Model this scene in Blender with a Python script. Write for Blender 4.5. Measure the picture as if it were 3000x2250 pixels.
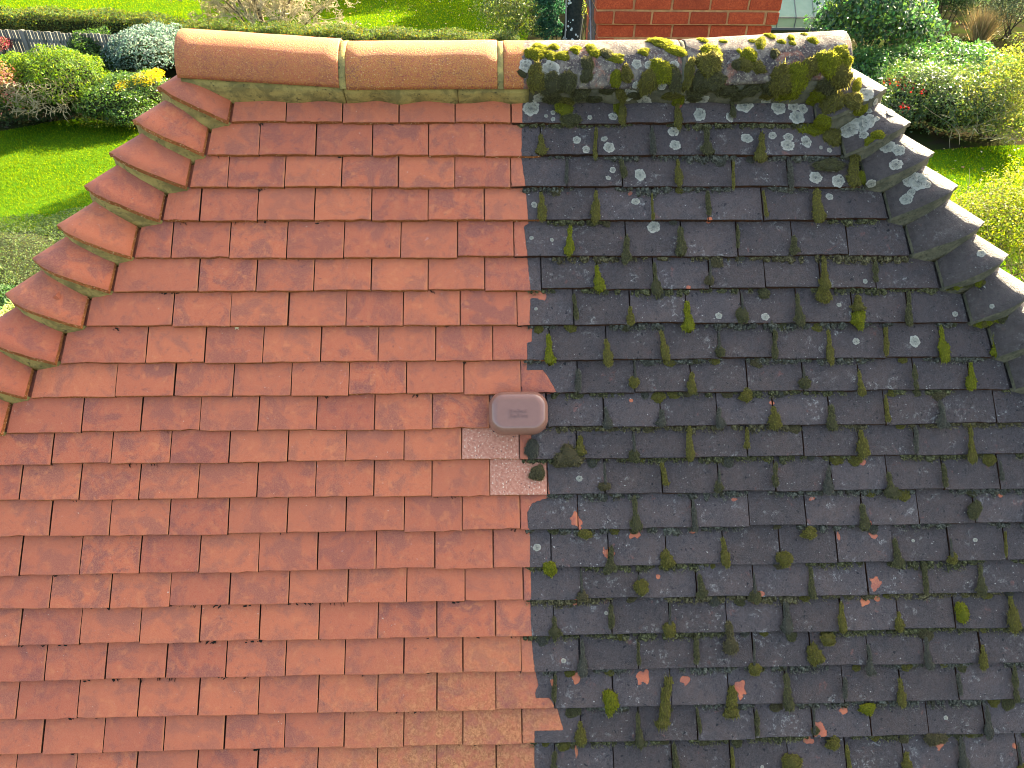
import bpy, bmesh, math, random
import numpy as np
from mathutils import Matrix, Vector, noise as mnoise
from mathutils.bvhtree import BVHTree

for _o in list(bpy.data.objects):
    bpy.data.objects.remove(_o)
scene = bpy.context.scene
COL = scene.collection
random.seed(7)
RNG = np.random.default_rng(7)

# ------------------------------------------------------------------ camera, sky, sun, exposure
CAM = np.array([-0.0634, -2.4043, 7.9861])
CM = np.array([[0.9996, -0.0082, 0.0288], [-0.0276, -0.6223, 0.7823], [0.0115, -0.7828, -0.6222]])  # columns: right, down, forward
FPX = 769.0
cd = bpy.data.cameras.new('camera')
cam = bpy.data.objects.new('camera', cd)
COL.objects.link(cam)
cd.sensor_fit = 'HORIZONTAL'
cd.sensor_width = 36.0
cd.lens = FPX / 1024 * 36.0
cd.clip_start = 0.05
cd.clip_end = 2000
cam.matrix_world = Matrix(((CM[0][0], -CM[0][1], -CM[0][2], CAM[0]), (CM[1][0], -CM[1][1], -CM[1][2], CAM[1]),
                           (CM[2][0], -CM[2][1], -CM[2][2], CAM[2]), (0, 0, 0, 1)))
scene.camera = cam

SUN_AZ, SUN_EL = 42.0, 29.0            # azimuth measured from +Y (straight behind the ridge) towards +X
world = bpy.data.worlds.new('World')
scene.world = world
world.use_nodes = True
wn = world.node_tree
wn.nodes.clear()
w_out = wn.nodes.new('ShaderNodeOutputWorld')
w_bg = wn.nodes.new('ShaderNodeBackground')
w_sky = wn.nodes.new('ShaderNodeTexSky')
w_sky.sky_type = 'NISHITA'
w_sky.sun_disc = False
w_sky.sun_elevation = math.radians(SUN_EL)
w_sky.sun_rotation = math.radians(SUN_AZ)
w_sky.altitude = 50
w_sky.air_density = 1.0
w_sky.dust_density = 4.0
w_sky.ozone_density = 0.2
w_bg.inputs['Strength'].default_value = 0.08
wn.links.new(w_sky.outputs[0], w_bg.inputs['Color'])
wn.links.new(w_bg.outputs[0], w_out.inputs['Surface'])

sd = bpy.data.lights.new('sun', 'SUN')
sd.energy = 5.0
sd.angle = math.radians(0.53)
sd.color = (1.0, 0.85, 0.60)
sun = bpy.data.objects.new('sun', sd)
COL.objects.link(sun)
_a, _e = math.radians(SUN_AZ), math.radians(SUN_EL)
SUNV = Vector((math.sin(_a) * math.cos(_e), math.cos(_a) * math.cos(_e), math.sin(_e)))
sun.rotation_euler = SUNV.to_track_quat('Z', 'Y').to_euler()
sun.location = (12, 14, 20)

vs = scene.view_settings
vs.view_transform = 'Standard'
vs.look = 'None'
vs.exposure = 3.25
vs.gamma = 1.0
vs.use_curve_mapping = False
scene.render.filter_size = 1.0
scene.cycles.filter_width = 1.0

# ------------------------------------------------------------------ helpers
def at(px, py, z=0.0, k=1024 / 3000):
    """Where the sight line through a point of the photograph meets the level z."""
    d = CM @ np.array([(px * k - 512) / FPX, (py * k - 384) / FPX, 1.0])
    return CAM + d * ((z - CAM[2]) / d[2])


def at_y(px, py, Y, k=1024 / 3000):
    d = CM @ np.array([(px * k - 512) / FPX, (py * k - 384) / FPX, 1.0])
    return CAM + d * ((Y - CAM[1]) / d[1])


def tag(o, label=None, cat=None, group=None, kind=None):
    if label: o['label'] = label
    if cat: o['category'] = cat
    if group: o['group'] = group
    if kind: o['kind'] = kind
    return o


def empty(name, loc=(0, 0, 0)):
    o = bpy.data.objects.new(name, None)
    o.location = loc
    o.empty_display_size = 0.2
    COL.objects.link(o)
    return o


def add(name, me, parent=None, matrix=None):
    o = bpy.data.objects.new(name, me)
    COL.objects.link(o)
    if parent is not None:
        o.parent = parent
        if parent.location.length > 0 and matrix is None:
            o.location = -parent.location       # meshes are written in world coordinates
    if matrix is not None:
        o.matrix_basis = matrix
    return o


def mesh(name, verts, faces, mats, midx=None, smooth=False):
    me = bpy.data.meshes.new(name)
    me.from_pydata([tuple(v) for v in verts], [], faces)
    for m in (mats if isinstance(mats, (list, tuple)) else [mats]):
        me.materials.append(m)
    if midx is not None:
        me.polygons.foreach_set('material_index', midx)
    if smooth:
        me.polygons.foreach_set('use_smooth', [True] * len(me.polygons))
    me.update()
    return me


def big_mesh(name, verts, loops, nside, mats, tint=None, smooth=False):
    """A mesh of n-sided faces from numpy arrays (nside the same for every face)."""
    me = bpy.data.meshes.new(name)
    nv, nl = len(verts), len(loops)
    nf = nl // nside
    me.vertices.add(nv)
    me.vertices.foreach_set('co', np.asarray(verts, dtype=np.float32).ravel())
    me.loops.add(nl)
    me.loops.foreach_set('vertex_index', np.asarray(loops, dtype=np.int32))
    me.polygons.add(nf)
    me.polygons.foreach_set('loop_start', np.arange(0, nl, nside, dtype=np.int32))
    me.polygons.foreach_set('loop_total', np.full(nf, nside, dtype=np.int32))
    if smooth:
        me.polygons.foreach_set('use_smooth', np.ones(nf, dtype=bool))
    for m in (mats if isinstance(mats, (list, tuple)) else [mats]):
        me.materials.append(m)
    me.update(calc_edges=True)
    if tint is not None:
        a = me.attributes.new('tint', 'FLOAT_COLOR', 'POINT')
        t = np.ones((nv, 4), dtype=np.float32)
        t[:, :3] = tint
        a.data.foreach_set('color', t.ravel())
    return me


class MB:
    """Collects boxes, tubes and polygons into one mesh."""
    def __init__(self):
        self.v, self.f = [], []

    def box(self, c, size, axes=None):
        hx, hy, hz = size[0] / 2, size[1] / 2, size[2] / 2
        A = axes or (Vector((1, 0, 0)), Vector((0, 1, 0)), Vector((0, 0, 1)))
        b = len(self.v)
        for sx, sy, sz in ((-1, -1, -1), (1, -1, -1), (1, 1, -1), (-1, 1, -1), (-1, -1, 1), (1, -1, 1), (1, 1, 1), (-1, 1, 1)):
            self.v.append(Vector(c) + A[0] * (sx * hx) + A[1] * (sy * hy) + A[2] * (sz * hz))
        for q in ((0, 3, 2, 1), (4, 5, 6, 7), (0, 1, 5, 4), (1, 2, 6, 5), (2, 3, 7, 6), (3, 0, 4, 7)):
            self.f.append([b + i for i in q])
        return self

    def tube(self, pts, radii, n=6, caps=True):
        pts = [Vector(p) for p in pts]
        rings = []
        for i, p in enumerate(pts):
            d = (pts[min(i + 1, len(pts) - 1)] - pts[max(i - 1, 0)]).normalized()
            s = d.cross(Vector((0.13, 0.31, 0.94)))
            if s.length < 1e-4: s = d.cross(Vector((1, 0, 0)))
            s.normalize()
            t = d.cross(s)
            b = len(self.v)
            for k in range(n):
                a = 2 * math.pi * k / n
                self.v.append(p + (s * math.cos(a) + t * math.sin(a)) * radii[i])
            rings.append(b)
        for a, b in zip(rings, rings[1:]):
            for k in range(n):
                self.f.append([a + k, a + (k + 1) % n, b + (k + 1) % n, b + k])
        if caps:
            self.f.append([rings[0] + k for k in reversed(range(n))])
            self.f.append([rings[-1] + k for k in range(n)])
        return self

    def build(self, name, mats, parent=None, smooth=False):
        return add(name, mesh(name, self.v, self.f, mats, smooth=smooth), parent)


# ------------------------------------------------------------------ materials
class NT:
    def __init__(self, name, rough=0.8, spec=0.3):
        self.m = bpy.data.materials.new(name)
        self.m.use_nodes = True
        self.t = self.m.node_tree
        self.t.nodes.clear()
        self.out = self.n('ShaderNodeOutputMaterial')
        self.p = self.n('ShaderNodeBsdfPrincipled')
        self.p.inputs['Roughness'].default_value = rough
        self.p.inputs['Specular IOR Level'].default_value = spec
        self.l(self.p.outputs[0], self.out.inputs['Surface'])

    def n(self, kind, **kw):
        nd = self.t.nodes.new(kind)
        for k, v in kw.items():
            setattr(nd, k, v)
        return nd

    def l(self, a, b):
        self.t.links.new(a, b)

    def set(self, sock, val):
        if hasattr(val, 'is_output') or isinstance(val, bpy.types.NodeSocket):
            self.l(val, sock)
        elif isinstance(val, tuple) and len(val) == 3 and sock.type == 'RGBA':
            sock.default_value = (*val, 1)
        else:
            sock.default_value = val

    def noise(self, vec, scale, detail=4, rough=0.55, dist=0.0, w=None):
        nd = self.n('ShaderNodeTexNoise')
        if w is not None:
            nd.noise_dimensions = '4D'
            self.set(nd.inputs['W'], w)
        nd.inputs['Scale'].default_value = scale
        nd.inputs['Detail'].default_value = detail
        nd.inputs['Roughness'].default_value = rough
        nd.inputs['Distortion'].default_value = dist
        self.l(vec, nd.inputs['Vector'])
        return nd.outputs['Fac']

    def ramp(self, fac, a, b, ca=0.0, cb=1.0):
        nd = self.n('ShaderNodeMapRange')
        nd.interpolation_type = 'SMOOTHSTEP'
        self.set(nd.inputs['Value'], fac)
        nd.inputs['From Min'].default_value = a
        nd.inputs['From Max'].default_value = b
        nd.inputs['To Min'].default_value = ca
        nd.inputs['To Max'].default_value = cb
        return nd.outputs[0]

    def mix(self, fac, a, b, mode='MIX'):
        nd = self.n('ShaderNodeMix')
        nd.data_type = 'RGBA'
        nd.blend_type = mode
        nd.clamp_factor = True
        self.set(nd.inputs[0], fac)
        self.set(nd.inputs[6], a)
        self.set(nd.inputs[7], b)
        return nd.outputs[2]

    def math(self, op, a, b=0.0, clamp=False):
        nd = self.n('ShaderNodeMath', operation=op, use_clamp=clamp)
        self.set(nd.inputs[0], a)
        self.set(nd.inputs[1], b)
        return nd.outputs[0]

    def coords(self):
        return self.n('ShaderNodeTexCoord').outputs['Object']

    def rand(self):
        return self.n('ShaderNodeObjectInfo').outputs['Random']

    def bump(self, h, strength=0.3, dist=0.002, normal=None):
        nd = self.n('ShaderNodeBump')
        nd.inputs['Strength'].default_value = strength
        nd.inputs['Distance'].default_value = dist
        self.l(h, nd.inputs['Height'])
        if normal is not None:
            self.l(normal, nd.inputs['Normal'])
        return nd.outputs[0]


RED_A, RED_B, RED_C = (0.49, 0.112, 0.046), (0.245, 0.070, 0.048), (0.60, 0.180, 0.064)


def clean_colour(t, vec, w, sandy=False):
    n1 = t.noise(vec, 13, 5, 0.62, 0.7, w)
    n2 = t.noise(vec, 38, 5, 0.65, 0.3, w)
    n3 = t.noise(vec, 420, 3, 0.7, 0.0, w)
    c = t.mix(t.ramp(n1, 0.44, 0.60), RED_A, RED_B)
    c = t.mix(t.ramp(n2, 0.53, 0.70, 0, 0.85), c, RED_C)
    c = t.mix(t.ramp(n2, 0.30, 0.45, 0.8, 0), c, (0.20, 0.062, 0.046))
    c = t.mix(t.ramp(n3, 0.42, 0.66, 0, 0.40), c, (0.56, 0.20, 0.09))
    c = t.mix(t.ramp(n3, 0.30, 0.42, 0.35, 0), c, (0.16, 0.05, 0.035))
    c = t.mix(t.ramp(n3, 0.35, 0.70, 0.0, 0.25), c, (0.52, 0.22, 0.10))
    if sandy:
        g = t.noise(vec, 260, 3, 0.7, 0.4, w)
        c = t.mix(t.ramp(g, 0.42, 0.56, 0, 0.92), c, (0.55, 0.235, 0.038))
        c = t.mix(t.ramp(g, 0.60, 0.68), c, (0.74, 0.56, 0.30))
        c = t.mix(t.ramp(g, 0.34, 0.40, 0.7, 0), c, (0.10, 0.045, 0.03))
        n3 = t.math('ADD', n3, t.math('MULTIPLY', g, 1.5))
    # each tile has its own firing
    r = t.rand()
    c = t.mix(t.math('MULTIPLY', r, 0.42), c, (0.29, 0.075, 0.045))
    r2 = t.math('FRACT', t.math('MULTIPLY', r, 7.31))
    c = t.mix(t.math('MULTIPLY', r2, 0.30), c, (0.60, 0.18, 0.070))
    if not sandy:
        gen = t.n('ShaderNodeTexCoord').outputs['Generated']
        sx = t.n('ShaderNodeSeparateXYZ'); t.l(gen, sx.inputs[0])
        rim = t.math('MAXIMUM', t.ramp(t.math('ADD', sx.outputs['X'], t.math('MULTIPLY', t.math('SUBTRACT', n1, 0.5), 0.12)), 0.955, 1.01, 0, 0.75), t.ramp(sx.outputs['Y'], 0.0, 0.012, 0.55, 0))
        rim = t.math('MULTIPLY', rim, t.ramp(n2, 0.36, 0.62, 0.25, 1.0))
        c = t.mix(rim, c, (0.58, 0.195, 0.065))
    if not sandy:                               # scars left where growth was scrubbed off, and grit
        c = t.mix(t.ramp(t.noise(vec, 48, 4, 0.6, 0.4, t.math('ADD', w, 3.1)), 0.64, 0.73, 0, 0.55), c, (0.15, 0.058, 0.045))
        c = t.mix(t.ramp(t.noise(vec, 40, 3, 0.6, 0.4, t.math('ADD', w, 8.4)), 0.69, 0.76, 0, 0.35), c, (0.55, 0.33, 0.25))
    sp = t.noise(vec, 150, 2, 0.5, 0.0, w)
    c = t.mix(t.ramp(sp, 0.735, 0.76, 0, 0.7), c, (0.62, 0.45, 0.30))
    return c, n2, n3


def dirty_colour(t, vec, w):
    n1 = t.noise(vec, 11, 5, 0.65, 0.5, w)
    n2 = t.noise(vec, 55, 5, 0.7, 0.2, w)
    n3 = t.noise(vec, 330, 3, 0.75, 0.0, w)
    n4 = t.noise(vec, 27, 4, 0.6, 0.8, w)
    c = t.mix(t.ramp(n1, 0.35, 0.68), (0.054, 0.040, 0.036), (0.082, 0.053, 0.041))
    c = t.mix(t.ramp(n2, 0.46, 0.66, 0, 0.6), c, (0.026, 0.022, 0.023))
    c = t.mix(t.math('MULTIPLY', t.ramp(n4, 0.60, 0.72), t.ramp(n2, 0.42, 0.60, 0, 0.75)), c, (0.24, 0.085, 0.055))
    c = t.mix(t.ramp(n3, 0.50, 0.66, 0, 0.5), c, (0.120, 0.096, 0.086))  # fine grain highlights painted into the colour
    wr = t.math('ABSOLUTE', t.math('SUBTRACT', t.noise(vec, 140, 3, 0.6, 1.8, w), 0.5))  # wrinkles: relief highlights and shaded hollows painted into the colour
    c = t.mix(t.ramp(wr, 0.0, 0.05, 0.40, 0), c, (0.21, 0.178, 0.155))
    c = t.mix(t.ramp(wr, 0.10, 0.20, 0, 0.45), c, (0.022, 0.019, 0.020))
    # crinkled pale lichen flecks that gather in patches
    gather = t.ramp(t.noise(vec, 15, 3, 0.5, 0.3, w), 0.52, 0.64)
    fl = t.noise(vec, 170, 4, 0.62, 1.4, w)
    ridge = t.math('ABSOLUTE', t.math('SUBTRACT', fl, 0.5))
    flk = t.ramp(ridge, 0.0, 0.024, 1, 0)
    fine = t.ramp(t.noise(vec, 75, 2, 0.5, 0.0, w), 0.52, 0.60)
    fleck = t.math('MULTIPLY', t.math('MULTIPLY', flk, gather), fine)
    c = t.mix(t.math('MULTIPLY', fleck, 0.9), c, (0.66, 0.63, 0.52))
    dots = t.ramp(t.noise(vec, 210, 1, 0.4, 0.0, w), 0.745, 0.765)
    c = t.mix(dots, c, (0.66, 0.62, 0.50))
    crumbs = t.ramp(t.noise(vec, 95, 2, 0.5, 0.6, t.math('ADD', w, 7.7)), 0.665, 0.69)
    c = t.mix(crumbs, c, (0.016, 0.015, 0.014))
    return c, n2, n3


def tile_material(name, mode, sandy=False):
    """mode: 'clean', 'dirty' or 'split' (the mesh attribute dirt says where the black growth still sits)"""
    t = NT(name, 0.72, 0.25)
    vec = t.coords()
    w = t.math('MULTIPLY', t.rand(), 60.0)
    if mode in ('clean', 'split'):
        cc, cn2, cn3 = clean_colour(t, vec, w, sandy)
        pos = t.n('ShaderNodeNewGeometry').outputs['Position']
        # ochre tint, strongest at the foot of the cleaned half
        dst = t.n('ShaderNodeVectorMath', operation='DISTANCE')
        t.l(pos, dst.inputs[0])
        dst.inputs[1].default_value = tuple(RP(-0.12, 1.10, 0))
        ochre_tint = t.math('MULTIPLY', t.ramp(dst.outputs['Value'], 0.10, 0.62, 1, 0), t.ramp(cn2, 0.34, 0.60, 0.10, 0.90))
        cn3 = t.math('ADD', cn3, t.math('MULTIPLY', t.math('MULTIPLY', ochre_tint, 3.0), t.noise(vec, 170, 3, 0.65, 1.2, w)))
        relief_grain = t.noise(vec, 130, 4, 0.7, 1.0, w)
        cc = t.mix(ochre_tint, cc, t.mix(t.ramp(relief_grain, 0.38, 0.62), (0.26, 0.090, 0.030), (0.56, 0.235, 0.085)))  # pale and dark grain painted for relief highlights the bump doesn't show
    if mode in ('dirty', 'split'):
        dc, dn2, dn3 = dirty_colour(t, vec, w)
    if mode == 'split':
        at_ = t.n('ShaderNodeAttribute', attribute_name='dirt')
        d = t.math('ADD', at_.outputs['Fac'], t.math('MULTIPLY', t.math('SUBTRACT', t.noise(vec, 90, 5, 0.65), 0.5), 0.85))
        d = t.ramp(d, 0.40, 0.60)
        col = t.mix(d, cc, dc)
        h = t.math('ADD', t.math('MULTIPLY', cn3, 0.3), t.math('MULTIPLY', t.math('MULTIPLY', dn3, 1.2), d))
    elif mode == 'clean':
        col = cc
        h = cn3
    else:
        col = dc if not sandy else t.mix(0.55, dc, t.mix(t.ramp(dn2, 0.4, 0.62), (0.075, 0.058, 0.048), (0.135, 0.108, 0.084)))
        h = dn3
    t.l(col, t.p.inputs['Base Color'])
    if mode == 'clean':
        b = t.bump(h, 0.9 if sandy else 0.35, 0.003 if sandy else 0.0016)
    elif mode == 'dirty':
        big = t.noise(vec, 150, 3, 0.6, 1.2, w)
        b = t.bump(t.math('ADD', h, t.math('MULTIPLY', big, 1.3)), 1.0, 0.006)
        t.p.inputs['Roughness'].default_value = 0.62
        t.p.inputs['Specular IOR Level'].default_value = 0.30
    else:
        b = t.bump(h, 0.8, 0.004)
        t.p.inputs['Roughness'].default_value = 0.62
    t.l(b, t.p.inputs['Normal'])
    return t.m


def speckled_material():
    t = NT('speckled_tile', 0.8, 0.2)
    vec = t.coords()
    n = t.noise(vec, 120, 4, 0.7)
    c = t.mix(t.ramp(n, 0.35, 0.65), (0.42, 0.15, 0.085), (0.56, 0.25, 0.15))
    c = t.mix(t.ramp(t.noise(vec, 190, 2, 0.5), 0.64, 0.69), c, (0.78, 0.62, 0.42))
    c = t.mix(t.ramp(t.noise(vec, 160, 2, 0.5, 0.4, 3.3), 0.66, 0.71), c, (0.05, 0.035, 0.035))
    c = t.mix(t.ramp(t.noise(vec, 40, 3, 0.5, 0.4, 9.3), 0.70, 0.74), c, (0.06, 0.045, 0.04))
    t.l(c, t.p.inputs['Base Color'])
    t.l(t.bump(n, 0.6, 0.003), t.p.inputs['Normal'])
    return t.m


def edge_material(name, a, b, crumb):
    t = NT(name, 0.9, 0.15)
    vec = t.coords()
    w = t.math('MULTIPLY', t.rand(), 40.0)
    n = t.noise(vec, 130, 4, 0.7, 0.3, w)
    c = t.mix(t.ramp(n, 0.36, 0.64), a, b)
    c = t.mix(t.math('MULTIPLY', t.ramp(t.noise(vec, 22, 4, 0.6, 0.5, w), 0.42, 0.64), 0.55), c, a)
    c = t.mix(t.math('MULTIPLY', t.rand(), 0.6), c, (a[0] * 0.75, a[1] * 0.85, a[2] * 0.95))
    c = t.mix(t.ramp(t.noise(vec, 260, 2, 0.5, 0, w), 0.62, 0.68), c, crumb)
    t.l(c, t.p.inputs['Base Color'])
    t.l(t.bump(n, 0.9, 0.004), t.p.inputs['Normal'])
    return t.m


def mortar_material(name='mortar', dirty=False):
    t = NT(name, 0.9, 0.12)
    vec = t.coords()
    n = t.noise(vec, 22, 5, 0.65, 0.5)
    n2 = t.noise(vec, 120, 4, 0.7)
    if dirty:
        c = t.mix(t.ramp(n, 0.35, 0.65), (0.085, 0.078, 0.050), (0.16, 0.14, 0.085))
        c = t.mix(t.ramp(n2, 0.50, 0.66, 0, 0.8), c, (0.05, 0.055, 0.035))
    else:
        c = t.mix(t.ramp(n, 0.36, 0.62), (0.215, 0.170, 0.058), (0.40, 0.300, 0.090))
        c = t.mix(t.ramp(n2, 0.56, 0.70, 0, 0.7), c, (0.11, 0.10, 0.045))
        c = t.mix(t.ramp(t.noise(vec, 60, 3, 0.6), 0.62, 0.70, 0, 0.7), c, (0.07, 0.058, 0.03))
    t.l(c, t.p.inputs['Base Color'])
    t.l(t.bump(n2, 0.7, 0.004), t.p.inputs['Normal'])
    return t.m


def leaf_material(name, trans=0.45, rough=0.45, spec=0.4):
    """leaf colour comes from the leaf's own tint; sunlight shows through the blade"""
    t = NT(name, rough, spec)
    tint = t.n('ShaderNodeAttribute', attribute_name='tint').outputs['Color']
    t.l(tint, t.p.inputs['Base Color'])
    tr = t.n('ShaderNodeBsdfTranslucent')
    br = t.n('ShaderNodeHueSaturation')
    br.inputs['Hue'].default_value = 0.485
    br.inputs['Saturation'].default_value = 1.15
    br.inputs['Value'].default_value = 1.7
    t.l(tint, br.inputs['Color'])
    t.l(br.outputs[0], tr.inputs['Color'])
    ms = t.n('ShaderNodeMixShader')
    ms.inputs[0].default_value = trans
    t.l(t.p.outputs[0], ms.inputs[1])
    t.l(tr.outputs[0], ms.inputs[2])
    t.l(ms.outputs[0], t.out.inputs['Surface'])
    return t.m


def moss_material(name, dark, mid, tip, trans=0.2):
    t = NT(name, 0.95, 0.1)
    vec = t.coords()
    r = t.rand()
    w = t.math('MULTIPLY', r, 30.0)
    n = t.noise(vec, 150, 4, 0.65, 0, w)
    n1 = t.noise(vec, 35, 3, 0.6, 0, w)
    c = t.mix(t.ramp(n, 0.36, 0.62), dark, mid)
    c = t.mix(t.math('MULTIPLY', t.ramp(n, 0.50, 0.68), t.ramp(n1, 0.38, 0.60, 0.15, 1.0)), c, tip)
    c = t.mix(t.math('MULTIPLY', t.ramp(n1, 0.52, 0.66), 0.55), c, (0.085, 0.065, 0.028))
    t.l(c, t.p.inputs['Base Color'])
    t.l(t.bump(n, 1.0, 0.006), t.p.inputs['Normal'])
    tr = t.n('ShaderNodeBsdfTranslucent')
    t.l(c, tr.inputs['Color'])
    ms = t.n('ShaderNodeMixShader')
    ms.inputs[0].default_value = trans
    t.l(t.p.outputs[0], ms.inputs[1])
    t.l(tr.outputs[0], ms.inputs[2])
    t.l(ms.outputs[0], t.out.inputs['Surface'])
    return t.m


def simple(name, col, rough=0.7, spec=0.3, var=None, scale=8.0, bump=0.0, bscale=60.0, metal=0.0):
    t = NT(name, rough, spec)
    vec = t.coords()
    if var is not None:
        c = t.mix(t.ramp(t.noise(vec, scale, 5, 0.6, 0.3), 0.36, 0.66), col, var)
        t.l(c, t.p.inputs['Base Color'])
    else:
        t.p.inputs['Base Color'].default_value = (*col, 1)
    if bump:
        t.l(t.bump(t.noise(vec, bscale, 4, 0.65), bump, 0.01), t.p.inputs['Normal'])
    t.p.inputs['Metallic'].default_value = metal
    return t.m


# ------------------------------------------------------------------ roof frame: u along the ridge, v down the slope, n outwards
PITCH = math.radians(47.5)
CP, SP = math.cos(PITCH), math.sin(PITCH)
V_RIDGE, Z_RIDGE = -1.076, 7.3
HIP_L, HIP_R = -0.892, 0.999
HIP_K = 0.668


def RP(u, v, n):
    dv = v - V_RIDGE
    return Vector((u, -CP * dv - SP * n, Z_RIDGE - SP * dv + CP * n))


def to_uv(px, py, n=0.0):
    """point of the photograph -> place on the front slope"""
    d = Vector(CM @ np.array([(px * 1024 / 3000 - 512) / FPX, (py * 1024 / 3000 - 384) / FPX, 1.0]))
    nn = Vector((0, -SP, CP))
    o = Vector(CAM)
    p0 = RP(0, 0, n)
    l = (p0 - o).dot(nn) / d.dot(nn)
    q = o + d * l
    q0 = q - RP(0, V_RIDGE, 0)
    return q.x, V_RIDGE + q0.dot(Vector((0, -CP, -SP)))


UAX, YAX, NAX = Vector((1, 0, 0)), Vector((0, CP, SP)), Vector((0, -SP, CP))


def roof_matrix(u, v, n, rz=0.0, tilt=0.0, scale=(1, 1, 1)):
    B = Matrix((UAX, YAX, NAX)).transposed().to_4x4()
    M = Matrix.Translation(RP(u, v, n)) @ B @ Matrix.Rotation(rz, 4, 'Z') @ Matrix.Rotation(tilt, 4, 'X')
    return M @ Matrix.Diagonal((*scale, 1))


ROWV = [-0.9, -0.7997, -0.703, -0.6028, -0.4924, -0.3942, -0.2893, -0.185, -0.0875, 0.0128, 0.1037, 0.2061, 0.3053,
        0.413, 0.5063, 0.607, 0.7069, 0.8099, 0.905, 1.005, 1.105, 1.205, 1.305]
ROWS = [-0.8287, -0.9074, -0.8307, -0.9102, -0.9908, -0.9109, -0.9837, -1.0563, -1.1411, -1.2338, -1.3151, -1.4019,
        -1.3148, -1.3945, -1.3081, -1.3895, -1.3159, -1.3902, -1.3166, -1.3908, -1.312, -1.39, -1.31]
LCORN = [-0.829, -0.899, -0.947, -1.022, -1.101, -1.16, -1.236, -1.305, -1.387]
RCORN = [0.932, 1.010, 1.073, 1.141, 1.204, 1.29, 1.371, 1.442]
TW = 0.167


def arris_l(v): return HIP_L - HIP_K * (v - V_RIDGE)
def arris_r(v): return HIP_R + HIP_K * (v - V_RIDGE)
def corner_l(i): return LCORN[i] if i < len(LCORN) else arris_l(ROWV[i]) + 0.170
def corner_r(i): return RCORN[i] if i < len(RCORN) else arris_r(ROWV[i]) - 0.170


# the edge of the cleaned strip, (y, x) in the photograph, turned into roof coordinates
EDGE_PX = [(120, 1535), (270, 1530), (355, 1530), (450, 1528), (548, 1540), (560, 1542), (650, 1548), (660, 1535), (752, 1546),
           (850, 1555), (853, 1600), (866, 1602), (869, 1555), (948, 1552), (958, 1560), (1000, 1558), (1003, 1545), (1084, 1545),
           (1086, 1594), (1107, 1608), (1150, 1631), (1156, 1600), (1254, 1600), (1258, 1560), (1352, 1545), (1357, 1602), (1442, 1610),
           (1455, 1612), (1473, 1560), (1500, 1545), (1545, 1547), (1552, 1553), (1660, 1552), (1664, 1556), (1750, 1556), (1760, 1552),
           (1865, 1558), (1965, 1568), (1975, 1570), (2010, 1578), (2035, 1567), (2045, 1570), (2049, 1612), (2070, 1625), (2077, 1622),
           (2081, 1633), (2140, 1651), (2143, 1566), (2182, 1566), (2250, 1565), (2600, 1560)]
EDGE_UV = [to_uv(x, y) for y, x in EDGE_PX]
EDGE_V = [q[1] for q in EDGE_UV]
EDGE_U = [q[0] for q in EDGE_UV]
DABS_PX = [(1690, 1525, 17, 24), (1862, 1565, 19, 15), (1783, 1618, 17, 17), (1680, 1765, 14, 11), (1687, 1988, 17, 20), (1886, 1988, 19, 20),
           (1622, 2006, 10, 15), (2540, 1532, 15, 10), (2560, 1568, 13, 13), (2461, 1570, 6, 11), (2567, 1708, 17, 21), (2230, 1737, 15, 9),
           (2224, 1757, 17, 12), (2538, 1762, 15, 17), (2576, 1757, 9, 11), (2402, 2137, 23, 25), (2477, 2085, 13, 13), (2377, 2175, 19, 12),
           (2759, 2182, 13, 15), (2981, 2187, 9, 13), (2972, 2058, 16, 10), (2034, 1559, 15, 9), (2009, 1997, 13, 15), (2172, 2020, 15, 26),
           (2533, 1356, 11, 11), (2936, 1452, 12, 6), (2154, 1461, 10, 6), (2384, 1461, 10, 6), (1850, 560, 10, 8), (2356, 285, 14, 12),
           (1590, 865, 14, 12), (1930, 1690, 8, 8), (2265, 1180, 9, 6), (1850, 1172, 8, 6), (2018, 840, 8, 6), (1690, 2200, 5, 20),
           (2080, 640, 10, 8), (1990, 300, 14, 12), (2430, 340, 24, 14), (2590, 440, 16, 10)]
DABS = [(*to_uv(x, y), rx / 1130.0, ry / 1130.0) for x, y, rx, ry in DABS_PX]


def dirt_at(u, v):
    e = float(np.interp(v, EDGE_V, EDGE_U))
    d = (u - e) / 0.008
    for du, dv, ru, rv in DABS:
        q = math.hypot((u - du) / ru, (v - dv) / rv) + 0.75 * mnoise.noise(Vector((u * 75, v * 75, 4.0)))
        d = min(d, (q - 1.0) * min(ru, rv) / 0.008)
    return min(1.0, max(0.0, 0.5 + d))


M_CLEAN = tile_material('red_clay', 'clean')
M_DIRTY = tile_material('weathered_clay', 'dirty')
M_DIRTY_B = tile_material('weathered_bonnet_clay', 'dirty', True)
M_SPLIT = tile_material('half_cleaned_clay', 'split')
M_SAND = tile_material('sanded_red_clay', 'clean', sandy=True)
M_SPECK = speckled_material()
M_EDGE = edge_material('red_tile_edge', (0.26, 0.080, 0.022), (0.50, 0.180, 0.048), (0.76, 0.54, 0.30))
M_EDGE_D = edge_material('weathered_shaded_edge', (0.034, 0.015, 0.008), (0.12, 0.045, 0.016), (0.08, 0.06, 0.035))
M_MORTAR = mortar_material()
M_MORTAR_D = mortar_material('weathered_mortar', True)
M_UNDER = simple('roof_underlay', (0.02, 0.018, 0.016), 0.9)
M_WALLB = simple('house_brickwork', (0.28, 0.10, 0.06), 0.9, 0.2, (0.20, 0.07, 0.05), 6.0)

BVH_V, BVH_F = [], []


def to_bvh(o):
    b = len(BVH_V)
    M = o.matrix_basis
    BVH_V.extend([M @ v.co for v in o.data.vertices])
    BVH_F.extend([[b + i for i in p.vertices] for p in o.data.polygons])


# ------------------------------------------------------------------ the house: hipped roof over brick walls
house = tag(empty('house'), 'house with hipped clay tile roof, one half cleaned red, the other black and mossy', 'house')

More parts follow.
